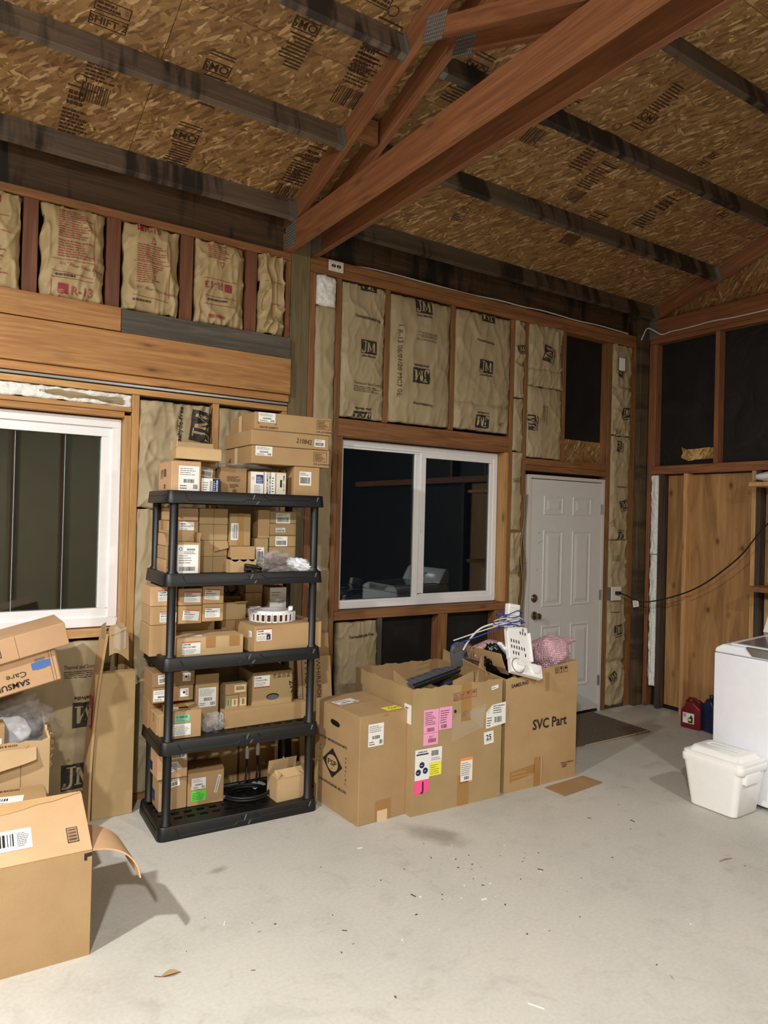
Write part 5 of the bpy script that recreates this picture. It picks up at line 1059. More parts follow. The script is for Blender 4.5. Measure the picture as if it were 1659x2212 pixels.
for k in range(4): red4.merge(warn_icon(.038, 'ink_red', (3, 0, 1, 2)[k]), k*.046, 0)
lb2 = Print().rect(0, 0, .10, .175, 'label_white').text('SAMSUNG', .05, .155, .010, 'ink', al='c', bold=True).rect(.008, .142, .084, .008, 'label_navy', 2).rect(.10, .09, .088, .085, 'label_white').bars(.112, .128, .05, .030, seed=4).lines(.112, .10, .07, .02, 2, 'ink_grey', seed=5)
lb2.disc(.048, .085, .018, 'label_navy', 2).disc(.024, .045, .018, 'label_navy', 2).disc(.072, .050, .018, 'label_navy', 2).rect(.10, .012, .086, .078, 'label_yellow', 2).lines(.108, .02, .07, .06, 5, 'ink', seed=9).rect(.0, -.078, .098, .078, 'label_hotpink').text('J', .042, -.062, .050, 'ink', bold=True)
for c_ in ((.048, .085), (.024, .045), (.072, .050)): lb2.lines(c_[0]-.011, c_[1]-.004, .022, .009, 1, 'label_white', l=4, seed=3)
pk = Print().rect(0, 0, .105, .135, 'label_pink').rect(.108, .008, .095, .130, 'label_pink').lines(.01, .045, .08, .08, 7, 'board_print', seed=3).bars(.025, .008, .05, .022, 'board_print', seed=4, n=14).lines(.118, .045, .07, .08, 6, 'board_print', seed=6).bars(.125, .016, .04, .022, 'board_print', seed=7, n=12).rect(0, -.07, .105, .068, 'label_pink').bars(.035, -.055, .05, .022, 'board_print', seed=8, n=14).lines(.04, -.03, .04, .015, 2, 'board_print', seed=9)
wl = Print().poly([(0, 0), (.155, .018), (.155, .150), (.045, .140), (0, .10)], 'label_white').lines(.055, .085, .09, .055, 4, 'ink', seed=2).bars(.065, .03, .06, .035, seed=3, n=16).lines(.008, .012, .04, .06, 4, 'ink', seed=6).poly([(0, .10), (.045, .14), (.02, .085)], 'paper_shade' if 'paper_shade' in MATS else 'ivory', 2)
ol = Print().rect(0, 0, .096, .150, 'label_orange').rect(.004, .010, .088, .122, 'label_white', 2).lines(.01, .045, .075, .08, 7, 'ink_grey', l=3, seed=4).bars(.032, .020, .035, .018, l=3, seed=6, n=12)
tf = Print().poly([(0, 0), (.235, .06), (.26, .20), (.085, .175), (.01, .14)], 'film_thin').poly([(.085, .165), (.235, .055), (.25, .18)], 'film_thin', 2)
sam = Print().text('SAMSUNG', 0, 0, .022, 'ink', bold=True)
open_carton('largest open carton with pink and yellow stickers, standing in the middle of the box row', M2, .660, .672, .722, mat='board_olive', jag=lambda s, f: .004*math.sin(f*23)+(.003*math.sin(f*61)),
            prints=[('front', .022, .200, lb2), ('front', .075, .462, pk), ('front', .535, .430, wl), ('front', .525, .335, Print().rect(0, 0, .075, .075, 'label_white').text('25', .016, .026, .030, 'ink', bold=True).rect(.014, .018, .045, .003, 'ink', 2), 4), ('front', .345, .130, ol, 0), ('front', .285, .625, red4, 4, 'printed_symbol'), ('front', .345, .50, Print().rect(0, 0, .072, .222, 'tape_brown'), 0, 'packing_tape'), ('front', .330, 0, Print().rect(0, 0, .080, .180, 'tape_brown'), 0, 'packing_tape'),
                    ('front', .275, .385, tf, 0, 'loose_clear_tape'), ('front', .575, .66, Print().rect(0, 0, .055, .022, 'label_white').lines(.006, .006, .042, .010, 1, 'ink'), 12), ('front', .300, .565, Print().disc(0, 0, .010, 'ink', n=14), 0, 'hole'), ('left', .585, .52, Print().rect(0, 0, .075, .11, 'label_white').lines(.01, .08, .05, .02, 1, 'ink', seed=4), 0)])
def loose_card(label, corners, th=.005, mat='board', cat='cardboard', prints=None, name='cardboard_piece', bend=.0):
    c = [Vector(p) for p in corners]; o = empty(name, (c[0]+c[1]+c[2]+c[3])/4, 0, label, cat); o.location.z = min(p.z for p in c); off = o.location.copy(); n = (c[1]-c[0]).cross(c[3]-c[0]).normalized()
    sheet(lambda s, t: (c[0]*(1-s)*(1-t)+c[1]*s*(1-t)+c[2]*s*t+c[3]*(1-s)*t)-off+n*bend*math.sin(PI*s)*math.sin(PI*t), 6, 6, th, 'card', mat, o)
    if prints:
        X = (c[1]-c[0]).normalized(); Y_ = n.cross(X); 
        for x, y, p, rt, nm in prints:
            M = Matrix((X, Y_, n)).transposed().to_4x4(); M.translation = c[0]-off+n*(th/2+.001)
            p.build(nm, o, M @ Matrix.Translation((x, y, 0)) @ Matrix.Rotation(R(rt), 4, 'Z'))
    return o
loose_card('folded card flap with brand print standing between the two largest cartons', [(3.085, -.90, .64), (3.085, -.40, .60), (3.075, -.42, .80), (3.055, -.88, .742)], .006, 'board', bend=.01)
loose_card('torn triangular card piece inside the largest open carton at its left', [(2.46, -.74, .60), (2.64, -.72, .60), (2.62, -.70, .655), (2.47, -.70, .765)], .005, 'board')
loose_card('card flap leaning inside the largest open carton at its right', [(2.86, -.80, .58), (3.05, -.78, .60), (3.055, -.76, .72), (2.90, -.74, .665)], .005, 'board')
o = empty('plastic_duct', (2.76, -.66, .60), R(8), 'dark grey ribbed plastic part lying in the largest open carton', 'plastic part')
prof = [(0, .050), (.02, .075), (.05, .085), (.09, .072), (.125, .045), (.15, .01)]
sheet(lambda s, t: (-.20+.40*s, -.09+.19*t, .03+.055*s*(1-t*.2)+.05*math.sin(PI*(.15+.75*t))), 10, 10, .006, 'shell', 'slate_plastic', o)
mb = MB(); mb.tube([(-.20, -.095, .068), (.20, -.095, .120)], .008, 8); mb.tube([(-.20, -.075, .080), (.20, -.075, .132)], .005, 8); mb.build('rail', 'rubber', o, smooth=True)
for k in range(6):
    s = .12+.15*k; mb = MB(); mb.tube([(-.20+.40*s, -.09+.19*t, .0345+.055*s*(1-t*.2)+.05*math.sin(PI*(.15+.75*t))) for t in [j/8 for j in range(9)]], .003, 5); mb.build('rib', 'grey_plastic', o)
mb = MB(); mb.box(.12, .21, -.03, .10, .0, .11); mb.build('end_block', 'slate_plastic', o, bevel=.02, seg=2, smooth=True)
# right carton, printed SVC Part
M3 = Matrix.Translation((3.420, -.725, 0)) @ Matrix.Rotation(R(-.8), 4, 'Z')
r3 = [random.Random(5).uniform(-.006, .006) for _ in range(200)]
def jag3(s, f):
    k = r3[int(f*25)+{'front': 0, 'right': 40, 'back': 80, 'left': 120}[s]]
    if s == 'front': return -.066+.066*f**.8 + k*1.2 + (-.016 if .12 < f < .42 else 0)
    if s == 'left': return -.02-.046*f + k*1.4
    if s == 'back': return -.02*f+k
    return k-.004*math.sin(f*7)
sv = Print().text('SVC Part', 0, 0, .062, 'ink', bold=True, wscale=.92)
ic3 = Print()
for k in range(3): ic3.merge(warn_icon(.034, 'ink', (0, 1, 2)[k]), k*.042, 0)
svc = open_carton('tall open carton printed SVC Part with torn rim, right end of the box row', M3, .636, .600, .775, mat='board', jag=jag3, flaps=[('left', .07, 215, 235, .1, .95), ('left', .10, 60, 75, .4, .98)],
            prints=[('front', .235, .365, sv, 0, 'printed_text'), ('front', .425, .705, ic3, 2, 'printed_symbol'), ('front', .045, .652, Print().text('SAMSUNG', 0, 0, .022, 'ink', bold=True), 5, 'printed_text'), ('front', .50, .075, Print().text('MADE IN MEXICO', 0, .030, .010, 'board_print', bold=True).lines(.01, .004, .07, .022, 2, 'board_print', seed=3, t=.6), 0, 'printed_text'),
                    ('front', .255, .0, Print().rect(0, 0, .075, .185, 'tape_brown').rect(.06, 0, .006, .185, 'tape_white', 2), 0, 'packing_tape'), ('front', .05, .06, Print().poly([(0, 0), (.21, .03), (.21, .085), (.0, .065)], 'tape_brown').lines(.01, .0, .19, .07, 3, 'tape_white', seed=4, t=.08, gap=False), 0, 'packing_tape'), ('front', .34, .60, Print().rect(0, 0, .035, .12, 'tape_clear'), 0, 'packing_tape')])
loose_card('small brown card corner poking out of the right carton', [(3.03, -.80, .62), (3.27, -.82, .62), (3.262, -.82, .742), (3.098, -.80, .882)], .005, 'board_peach')
o = empty('control_panel', (3.185, -1.052, .735), 0, 'white perforated appliance control panel with a round knob sticking out of the right carton', 'appliance part')
RP = Matrix.Rotation(R(-18), 4, 'X') @ Matrix.Rotation(R(-16), 4, 'Y').inverted()
RP = Matrix.Rotation(R(-30), 4, 'X') @ Matrix.Rotation(R(18), 4, 'Y')
mb = MB(); mb.box(-.085, .085, -.018, .018, .09, .335, 0, RP); mb.box(.085, .10, -.03, .03, .10, .30, 0, RP); mb.build('panel_body', 'white_plastic', o, bevel=.004)
mb = MB()
r = random.Random(11)
for row, cnt in ((.135, (-.05, -.03, -.01, .045)), (.175, (-.06, -.04, -.02, 0, .02, .04)), (.215, (-.06, -.04, -.02, 0)), (.285, (.02, .04, .06)), (.31, (.045,)), (.325, (-.03,))):
    for x in cnt: mb.box(x-.004, x+.004, -.0186, -.0175, row-.011, row+.011, 0, RP)
mb.build('slot', 'rubber', o)
mb = MB(); mb.box(-.085, .16, -.030, .012, .0, .088, 0, RP); mb.build('fascia', 'white_plastic', o, bevel=.006, seg=2)
mb = MB(); mb.lathe([(.044, 0), (.044, -.008), (.036, -.020), (.034, -.024)], 24, (0, 0, 0), 'Y'); mb.box(-.030, .030, -.036, -.022, -.007, .007); mb.v = [tuple(RP @ (Vector(v)+Vector((-.035, -.030, .045)))) for v in mb.v]; mb.build('knob', 'white_plastic', o, smooth=True)
mb = MB(); mb.lathe([(.049, .0), (.050, -.0015), (.045, -.0018)], 28, (0, 0, 0), 'Y'); mb.v = [tuple(RP @ (Vector(v)+Vector((-.035, -.0305, .045)))) for v in mb.v]; mb.build('knob_shade', 'ink_grey', o, smooth=True)  # grey ring added as painted contact shade round the white knob
mb = MB(); mb.lathe([(.026, .0), (.030, -.012)], 18, (0, 0, 0), 'Y'); mb.v = [tuple(RP @ (Vector(v)+Vector((.095, -.030, .050)))) for v in mb.v]; mb.build('boss', 'white_plastic', o, smooth=True)
o = empty('white_housing', (3.262, -.89, .98), 0, 'small white plastic housing wrapped in blue wires above the perforated panel', 'appliance part')
RQ = Matrix.Rotation(R(-8), 4, 'X') @ Matrix.Rotation(R(10), 4, 'Y')
mb = MB(); mb.box(-.055, .045, -.02, .02, .10, .175, 0, RQ); mb.box(-.035, .055, -.022, .02, .0, .098, 0, RQ); mb.build('housing', 'white_plastic', o, bevel=.004)
mb = MB(); mb.box(-.05, .03, -.024, -.02, .150, .165, 0, RQ); mb.build('ledge', 'white_plastic', o, bevel=.001)
wb = empty('wire_loom', (3.25, -.88, .98), 0, 'loom of blue and white wires looped round the white housing', 'wires')
for k in range(9):
    r = random.Random(k*3+1); n = 26; a0 = r.uniform(0, 6); rx, ry, z0 = r.uniform(.075, .125), r.uniform(.035, .06), r.uniform(.03, .115)
    mb = MB(); mb.tube([(-.005+rx*math.cos(a0+t*.26)*(1+.08*math.sin(t)), ry*math.sin(a0+t*.26), z0+.012*math.sin(t*.6+k)+.004*k*.3) for t in range(n)], .0032, 6); mb.build('wire', 'cable_blue' if k % 3 else 'cable_white', wb, smooth=True)
for k, (mt, pts, rr) in enumerate((('cable_white', [(.0, .0, .06), (-.10, .02, .055), (-.20, .06, .02), (-.26, .10, -.06), (-.285, .12, -.12)], .006), ('cable_white', [(-.02, .0, .05), (-.15, .05, .015), (-.36, .13, -.055)], .004), ('cable_blue', [(-.02, .0, .035), (-.15, .05, -.01), (-.38, .13, -.09)], .004), ('wire_brown', [(-.04, -.03, .09), (-.06, -.04, .0), (-.02, -.04, -.06), (.01, -.03, -.1)], .0016))):
    P = [Vector(p) for p in pts]; out = []
    for i in range(len(P)-1):
        p0 = P[max(i-1, 0)]; p1 = P[i]; p2 = P[i+1]; p3 = P[min(i+2, len(P)-1)]
        for t in [j/6 for j in range(6)]: out.append(.5*((2*p1)+(p2-p0)*t+(2*p0-5*p1+4*p2-p3)*t*t+(3*p1-p0-3*p2+p3)*t**3))
    out.append(P[-1]); mb = MB(); mb.tube(out, rr, 7); mb.build('loose_wire', mt, wb, smooth=True)
o = empty('bubble_wrap_parcel', (3.735, -.80, .70), 0, 'pink bubble wrap parcel bulging out of the right side of the right carton', 'bubble wrap')
blob('wrap', 'bubble_pink', (-.03, 0, .085), (.150, .13, .125), .16, 3, o, 1.7, sub=5, crinkle=.03)
mb = MB(); mb.tube([(.07, 0, .135), (.12, 0, .15), (.17, 0, .158), (.215, 0, .163)], [.06, .038, .024, .018], 12); mb.build('twisted_end', 'bubble_pink', o, smooth=True)
tag(blob('bubble_wrap_parcel', 'bubble_pink', (3.215, -.74, .835), (.135, .09, .065), .2, 14, None, 2.2, crinkle=.04), 'pink bubble wrap parcel behind the perforated panel at the left of the right carton', 'bubble wrap')
tag(blob('black_bag', 'black_gloss', (3.17, -.86, .78), (.07, .07, .12), .35, 16, None, 3.2, crinkle=.22), 'black plastic bag between the card corner and the perforated panel', 'bag').rotation_euler = (0, R(-28), 0)
o = empty('white_bar', (3.20, -.87, .80), 0, 'white plastic bar lying across the black bag', 'appliance part')
mb = MB(); mb.box(-.095, .085, -.014, .014, -.010, .010); ob = mb.build('bar', 'white_plastic', o, bevel=.003); ob.rotation_euler = (0, R(42), R(6)); ob.location = (-.03, -.06, .055)
o = empty('grey_panel', (3.09, -.62, .72), 0, 'grey rounded plastic panel sticking out behind the card corner', 'plastic part')
mb = MB(); pl = [(-.10, 0), (.09, 0), (.10, .10), (.05, .145), (-.06, .165), (-.10, .15), (-.115, .11)]; mb.prism(pl, -.012, .012, 'Y'); mb.build('panel', 'grey_plastic', o, bevel=.006, seg=2, smooth=True)
loose_card('flat brown cardboard sheet lying on the floor in front of the right carton', [(3.408, -1.238, .004), (3.800, -1.205, .004), (3.783, -1.058, .004), (3.403, -1.075, .004)], .004, 'board_dark')
# ------------------------------------------------------------------ left pile
lblA = Print().rect(0, 0, .205, .098, 'label_white').bars(.085, .020, .060, .060, seed=3, n=6, rot=0).lines(.155, .012, .042, .07, 8, 'ink_grey', seed=4, t=.6).rect(.075, .004, .001, .09, 'ink_grey', 2).rect(.150, .004, .001, .09, 'ink_grey', 2).lines(.008, .008, .055, .05, 5, 'ink_grey', seed=5)
mkA = Print().frame(0, 0, .040, .074, .0028, 'ink')
for k in range(12): mkA.rect(.005, .006+.0053*k, .030, (.0012, .0030, .0022)[k % 3], 'ink', 2)
MA = Matrix.Translation((.292, -1.155, 0)) @ Matrix.Rotation(R(-1.6), 4, 'Z')
big = open_carton('big brown box in the left foreground with a raised address-labelled flap', MA, .640, .480, .398, mat='board', prints=[('front', .612, .365, Print().poly([(0, 0), (.010, .0), (.010, .012), (.028, .014), (.028, .028), (0, .026)], 'ink'), 0, 'printed_mark')])
wf, df, hf, Lf = .640, .480, .398, .306; an = R(24)
def flapA(s, t): return Vector((-wf/2+wf*s, -df/2+.002+Lf*t*math.cos(an), hf+.002+Lf*t*math.sin(an)+.004*math.sin(PI*t)))
sheet(flapA, 16, 10, .005, 'flap', 'board_peach', big)
nA = Vector((0, -math.sin(an), math.cos(an)))
MF = Matrix(((1, 0, 0, -wf/2), (0, math.cos(an), -math.sin(an), -df/2+.002), (0, math.sin(an), math.cos(an), hf+.0085), (0, 0, 0, 1)))
lblA.build('label', big, MF @ Matrix.Translation((.235, .062, 0)) @ Matrix.Rotation(R(0), 4, 'Z')); mkA.build('printed_mark', big, MF @ Matrix.Translation((.560, .045, 0)))
n = 12; edge = [(.0+.635*k/n, Lf*(.60+.36*k/n)+.004*math.sin(k*2.3)) for k in range(n+1)]
p = Print(); p.poly(edge+[(.636, Lf*.99), (.0, Lf*.99)], 'board_corrugated'); p.build('torn_corrugated_strip', big, MF)
def flapB(s, t):
    a = t; return Vector((wf/2+.002+.165*math.sin(a*1.45)/math.sin(1.45)*.98, -df/2+.004+.30*s-.085*a*(1-s)-.14*a*s, hf-.002+.012*math.sin(a*PI*.8)-.115*a*a-.020*s))
sheet(flapB, 8, 12, .005, 'flap', 'board_peach', big)
def flapC(s, t): return Vector((-wf/2+wf*s, df/2-.002+.030*t, hf-.004-.10*t))
sheet(flapC, 6, 6, .005, 'flap', 'board', big)
carton('low box with a barcode address label between the big front box and the torn carton', -.02, .545, -.868, -.540, 0, .385, I4, mat='board', seam='x', yaw=-3, prints=[('top', .24, .12, Print().rect(0, 0, .22, .13, 'label_white').bars(.01, .075, .15, .03, seed=8, n=12).lines(.02, .01, .18, .05, 4, 'ink_grey', seed=9), -8), ('top', .26, .30, Print().bars(0, 0, .20, .018, 'board_print', seed=5, n=20), -4, 'printed_mark')])
rt_ = random.Random(3); jt = [rt_.uniform(-.012, .008) for _ in range(60)]
def jagT(s, f):
    k = jt[int(f*26)+(30 if s in ('right', 'left') else 0)]
    return (k*.5 if s == 'front' else k*1.6+.035*f*(1 if s == 'right' else 0))
torn = open_carton('pale carton with torn rim and hanging paper tear, under the left window', Matrix.Translation((.275, -.29, 0)) @ Matrix.Rotation(R(-3), 4, 'Z'), .640, .420, .585, mat='board_pale', jag=jagT, t=.010, inner='board_corrugated',
     prints=[('front', .17, .38, Print().poly([(.16, .185), (.38, .19), (.33, .135), (.28, .10), (.24, .085), (.16, .06), (.18, .09)], 'board_pale', 3), 0, 'torn_paper_skin'), ('front', .29, .545, Print().rect(0, 0, .21, .034, 'board_corrugated').bars(.0, .002, .21, .030, 'board_print', n=22, seed=4), 0, 'bare_flutes'), ('front', .515, 0, Print().rect(0, 0, .0015, .56, 'board_print'), 0, 'crease'), ('front', .355, 0, Print().rect(0, 0, .0015, .52, 'board_print'), 0, 'crease')])
sheet(lambda s, t: (.06+.20*s-.05*t*(1-s), -.214-.030*t-.006*math.sin(3*s), .545+.018*s-.105*t*(1.05-.55*s)+.006*math.sin(5*s)), 10, 8, .003, 'torn_paper_skin', 'board_pale', torn)
for k in range(5):
    r = random.Random(k); z = .605-.035*k
    sheet(lambda s, t, z=z, r=r, k=k: (.320+.014*s+.005*math.sin(k+3*t), -.200+.02*t+.01*s, z-.022*t+.007*math.sin(4*s+k)), 4, 4, .003, 'torn_shred', 'board_pale', torn)
o = empty('plastic_parcel', (.45, -.26, .50), 0, 'clear plastic bag with a white foam piece standing in the torn carton', 'bag')
blob('bag', 'film', (.03, .0, .105), (.135, .10, .125), .3, 31, o, 2.6, crinkle=.16)
tb = MB(); tb.tube([(.06, .02, .20), (.085, .03, .225), (.10, .035, .245)], [.035, .018, .010], 10); tb.build('bag_neck', 'film', o, smooth=True)
blob('foam_piece', 'foam_white', (-.02, -.02, .07), (.095, .04, .085), .2, 33, o, 2.2)
blob('dark_part', 'grey_plastic', (.07, .02, .06), (.075, .05, .07), .25, 35, o, 2.5)
carton('small box end with a sticker poking out of the torn carton at the left edge', .10, .398, -.42, -.30, .02, .652, I4, mat='board', prints=[('front', .225, .520, Print().rect(0, 0, .06, .05, 'label_white').text('2', .030, .012, .026, 'ink', bold=True))])
carton('upright box carrying the tilted branded boxes at the left edge of the view', -.06, .375, -.290, -.105, .02, .775, I4, mat='board_dark')
care = Print().fit('SAMSUNG', 0, 0, .185, .026, 'ink', rot=180, bold=True).fit('Care', -.006, .042, .088, .026, 'ink', rot=180, bold=False)
RT = Matrix.Rotation(R(-13), 3, 'Y')
bt = Print().rect(-.012, .025, .045, .055, 'ink_grey').rect(-.03, .03, .085, .034, 'tape_blue', 2)
FT = Matrix.Identity(4)
c1 = carton('tilted tan box with upside-down brand print and a blue tape patch, in the left pile', .005, .645, -.470, -.190, .786, .950, FT, mat='board_peach', rot=RT, bev=.006, prints=[('front', .500, .050, care, 0, 'printed_text'), ('front', .552, .055, bt, 0, 'tape_patch'), ('front', .605, 0, Print().rect(0, 0, .0015, .160, 'board_print').rect(.012, 0, .0015, .160, 'board_print'), 0, 'crease')])
c2 = carton('tilted orange-tan box lying on the branded box, topmost of the left pile', .015, .672, -.500, -.200, .956, 1.068, FT, mat='board_peach', rot=Matrix.Rotation(R(-14), 3, 'Y'), prints=[('front', .305, .030, Print().frame(0, 0, .055, .075, .003, 'ink').text('?', .010, .018, .040, 'ink', bold=True, rot=0).rect(.034, .02, .012, .03, 'ink', 2), 0, 'printed_symbol'), ('front', .43, 0, Print().rect(0, 0, .0012, .11, 'board_print'), 0, 'crease')])
carton('tall flat carton standing against the wall just left of the shelving', .856, 1.072, -.172, -.105, 0, .800, I4, mat='board_olive', yaw=-1, seam='x')
o = empty('tall_card_sleeve', (.86, -.12, 0), 0, 'tall bent open carton sleeve with a red sticker leaning left of the flat carton', 'cardboard')
def prof_x(z): return -.022+.010*z+.058*max(0, z-.25)**1.7/(.75**1.7)
sheet(lambda s, t: (prof_x(1.02*t), -.07+.15*s, 1.02*t), 4, 20, .013, 'sleeve', 'board', o)
Print().rect(0, 0, .052, .19, 'label_red').text('MORE THAN', .020, .02, .013, 'label_white', rot=90, bold=True).text('APPLIANCE', .040, .02, .013, 'label_white', rot=90, bold=True).build('label', o, Matrix(((0, 0, -1, -.0195), (-1, 0, 0, .0), (0, 1, 0, .50), (0, 0, 0, 1))) @ Matrix.Rotation(R(0), 4, 'Z'))
sheet(lambda s, t: (prof_x(1.02)+.02+.075*t, -.07+.15*s, 1.01-.02*t+.09*math.sin(PI*s)*.3+.05*t), 6, 6, .004, 'flap', 'board_olive', o)
sheet(lambda s, t: (prof_x(.95)+.02+.105*s, -.075+.02*t, .90+.155*t+.02*math.sin(4*s)-.02*s), 8, 5, .004, 'flap', 'board_olive', o)
sheet(lambda s, t: (prof_x(.98)-.004, -.068+.10*s, .97+.115*t-.03*s), 4, 4, .004, 'flap', 'board_olive', o)
mb = MB(); sheet(lambda s, t: (prof_x(1.0)+.03+.07*s, -.080+.006*math.sin(9*s), .93+.12*t+.01*math.sin(7*s)), 10, 4, .001, 'clear_tape', 'film_thin', o)
# ------------------------------------------------------------------ right side
o = empty('washing_machine', (4.62, -2.01, 0), 0, 'white top-loading washing machine with grey lid at the right edge', 'washing machine')
mb = MB(); mb.box(-.338, .338, -.345, .345, .025, .893); mb.build('body', 'white_metal', o, bevel=.006, seg=2, smooth=True)
pr = [(.345, .897), (-.345, .897), (-.345, .93), (-.335, .955), (.30, .972), (.325, .968), (.338, .955), (.345, .93)]
mb = MB(); mb.prism([(-y, z) for y, z in pr][::-1], -.338, .338, 'X'); 
mb = MB(); top = [(-.34, -.346, .897), (.34, -.346, .897), (.34, .346, .897), (-.34, .346, .897), (-.335, -.30, .952), (.34, -.30, .985), (.34, .295, .985), (-.335, .295, .952), (-.34, -.338, .925), (.34, -.338, .94), (.34, .338, .94), (-.34, .338, .925)]
mb.add(top, [(3, 2, 1, 0), (0, 1, 9, 8), (8, 9, 5, 4), (2, 3, 11, 10), (10, 11, 7, 6), (4, 5, 6, 7), (3, 0, 8, 4, 7, 11), (1, 2, 10, 6, 5, 9)]); mb.build('top_panel', 'white_metal', o, bevel=.010, seg=3, smooth=True)
mb = MB(); mb.add([(-.318, -.285, .9545), (.20, -.285, .9825), (.20, .250, .9825), (-.318, .250, .9545), (-.318, -.285, .964), (.20, -.285, .990), (.20, .250, .990), (-.318, .250, .964)], ((3, 2, 1, 0), (4, 5, 6, 7), (0, 1, 5, 4), (1, 2, 6, 5), (2, 3, 7, 6), (3, 0, 4, 7))); mb.build('lid', 'white_metal', o, bevel=.004)
mb = MB(); mb.add([(-.29, -.26, .9665), (.18, -.26, .9905), (.18, .225, .9905), (-.29, .225, .9665)], ((0, 1, 2, 3),)); mb.build('lid_glass', 'grey_glass', o)
mb = MB(); mb.prism([(-.20, .905), (.10, .905), (.135, .945), (.14, .960), (-.20, .960)], -.346, -.325, 'X'); mb.build('lid_handle', 'steel', o, bevel=.006, seg=2, smooth=True)
mb = MB(); mb.prism([(.20, .985), (.335, .985), (.335, 1.13), (.30, 1.145), (.275, 1.12)], -.335, .335, 'Y'); mb.build('console', 'white_metal', o, bevel=.01, seg=2, smooth=True)
mb = MB(); mb.lathe([(.035, 0), (.035, .018), (.028, .024)], 20, (0, 0, 0), 'Z'); k_ = mb.build('dial', 'steel', o, smooth=True); k_.location = (.262, .02, 1.05); k_.rotation_euler = (0, R(-60), 0)
for x in (-.28, .28):
    for y in (-.29, .29): mb = MB(); mb.lathe([(.022, 0), (.022, .012), (.012, .014), (.012, .026)], 12, (x, y, 0)); mb.build('foot', 'rubber', o)
o = empty('storage_bin', (4.128, -1.835, 0), 0, 'white tapered plastic bin with domed lid standing in front of the washing machine', 'bin')
def loft(rings, name, mat, bottom=True, top=True):
    n = len(rings[0][0]); vs = [(x, y, z) for rg, z in rings for x, y in rg]; m = len(rings); fs = [(i*n+k, i*n+(k+1) % n, (i+1)*n+(k+1) % n, (i+1)*n+k) for i in range(m-1) for k in range(n)]
    if bottom: fs.append(tuple(range(n-1, -1, -1)))
    if top: fs.append(tuple((m-1)*n+k for k in range(n)))
    mb = MB(); mb.add(vs, fs); return mb.build(name, mat, o, smooth=True, recenter=False)
rr = lambda gx, gy, r=.034: rrect(-.125-gx, .125+gx, -.145-gy, .145+gy, r, 6)
loft([(rr(-.010, -.010), .0), (rr(0, 0), .008), (rr(.022, .036), .268), (rr(.022, .036), .280)], 'tub', 'white_plastic')
loft([(rr(.019, .046), .262), (rr(.021, .050), .266), (rr(.022, .052), .300), (rr(.020, .050), .304), (rr(.016, .044), .306), (rr(.010, .038), .300)], 'rim', 'white_plastic')
loft([(rr(.014, .044), .298), (rr(.016, .048), .304), (rr(.014, .046), .322), (rr(.004, .034), .328), (rr(-.004, .022), .328), (rr(-.022, .006), .352), (rr(-.030, -.002), .356)], 'lid', 'white_plastic')
mb = MB(); ring(mb, -.030, .030, -.11, .11, .008, 0, .004); mb.v = [(x+.01, z, .3565+y) for x, y, z in mb.v]; mb.build('lid_emblem', 'white_plastic', o, bevel=.0015)
mb = MB(); mb.box(-.10, .055, -.1975, -.170, .205, .268); mb.build('side_handle', 'white_plastic', o, bevel=.006, seg=2, smooth=True)
o = empty('fuel_can', (5.515, -.745, 0), R(8), 'red plastic fuel can with white label on the floor by the right wall', 'fuel can')
mb = MB(); body = [(-.085, 0), (.085, 0), (.085, .150), (.055, .182), (.045, .215), (-.020, .225), (-.05, .20), (-.085, .175)]
mb.prism([(y, z) for y, z in body], -.075, .075, 'X'); mb.build('can', 'red_plastic', o, bevel=.014, seg=3, smooth=True)
mb = MB(); mb.tube([(0, -.045, .21), (0, -.01, .238), (0, .04, .238), (0, .07, .20)], .012, 8); mb.build('handle', 'red_plastic', o, smooth=True)
mb = MB(); mb.tube([(0, -.06, .18), (0, -.075, .215)], .016, 12); mb.build('spout_cap', 'rubber', o, smooth=True)
Print().rect(0, 0, .095, .085, 'label_white').lines(.006, .05, .035, .028, 3, 'ink', seed=3, t=.6).poly([(.045, .005), (.085, .005), (.085, .05), (.07, .075), (.06, .05), (.045, .045)], 'ink', 2).rect(.006, .030, .05, .007, 'label_peach', 2).rect(.05, .02, .02, .02, 'label_yellow', 3).build('label', o, Matrix(((0, 0, -1, -.0765), (-1, 0, 0, .062), (0, 1, 0, .045), (0, 0, 0, 1))))
o = empty('oil_jug', (5.525, -.895, 0), R(-10), 'dark blue plastic oil jug between the red fuel can and the washing machine', 'jug')
mb = MB(); mb.prism([(-.06, 0), (.06, 0), (.06, .19), (.03, .25), (.015, .275), (-.015, .275), (-.045, .25), (-.06, .20)], -.055, .055, 'X'); mb.build('jug_body', 'blue_plastic', o, bevel=.016, seg=3, smooth=True)
mb = MB(); mb.lathe([(.02, .272), (.02, .30), (.018, .302)], 16); mb.build('cap', 'blue_plastic', o, smooth=True)
for z in (.05, .085, .12): mb = MB(); ring(mb, -.057, .057, -.062, .062, .004, 0, .006); mb.v = [(x, zz, z+y) for x, y, zz in mb.v]; mb.build('grip_ring', 'blue_plastic', o, bevel=.0015)
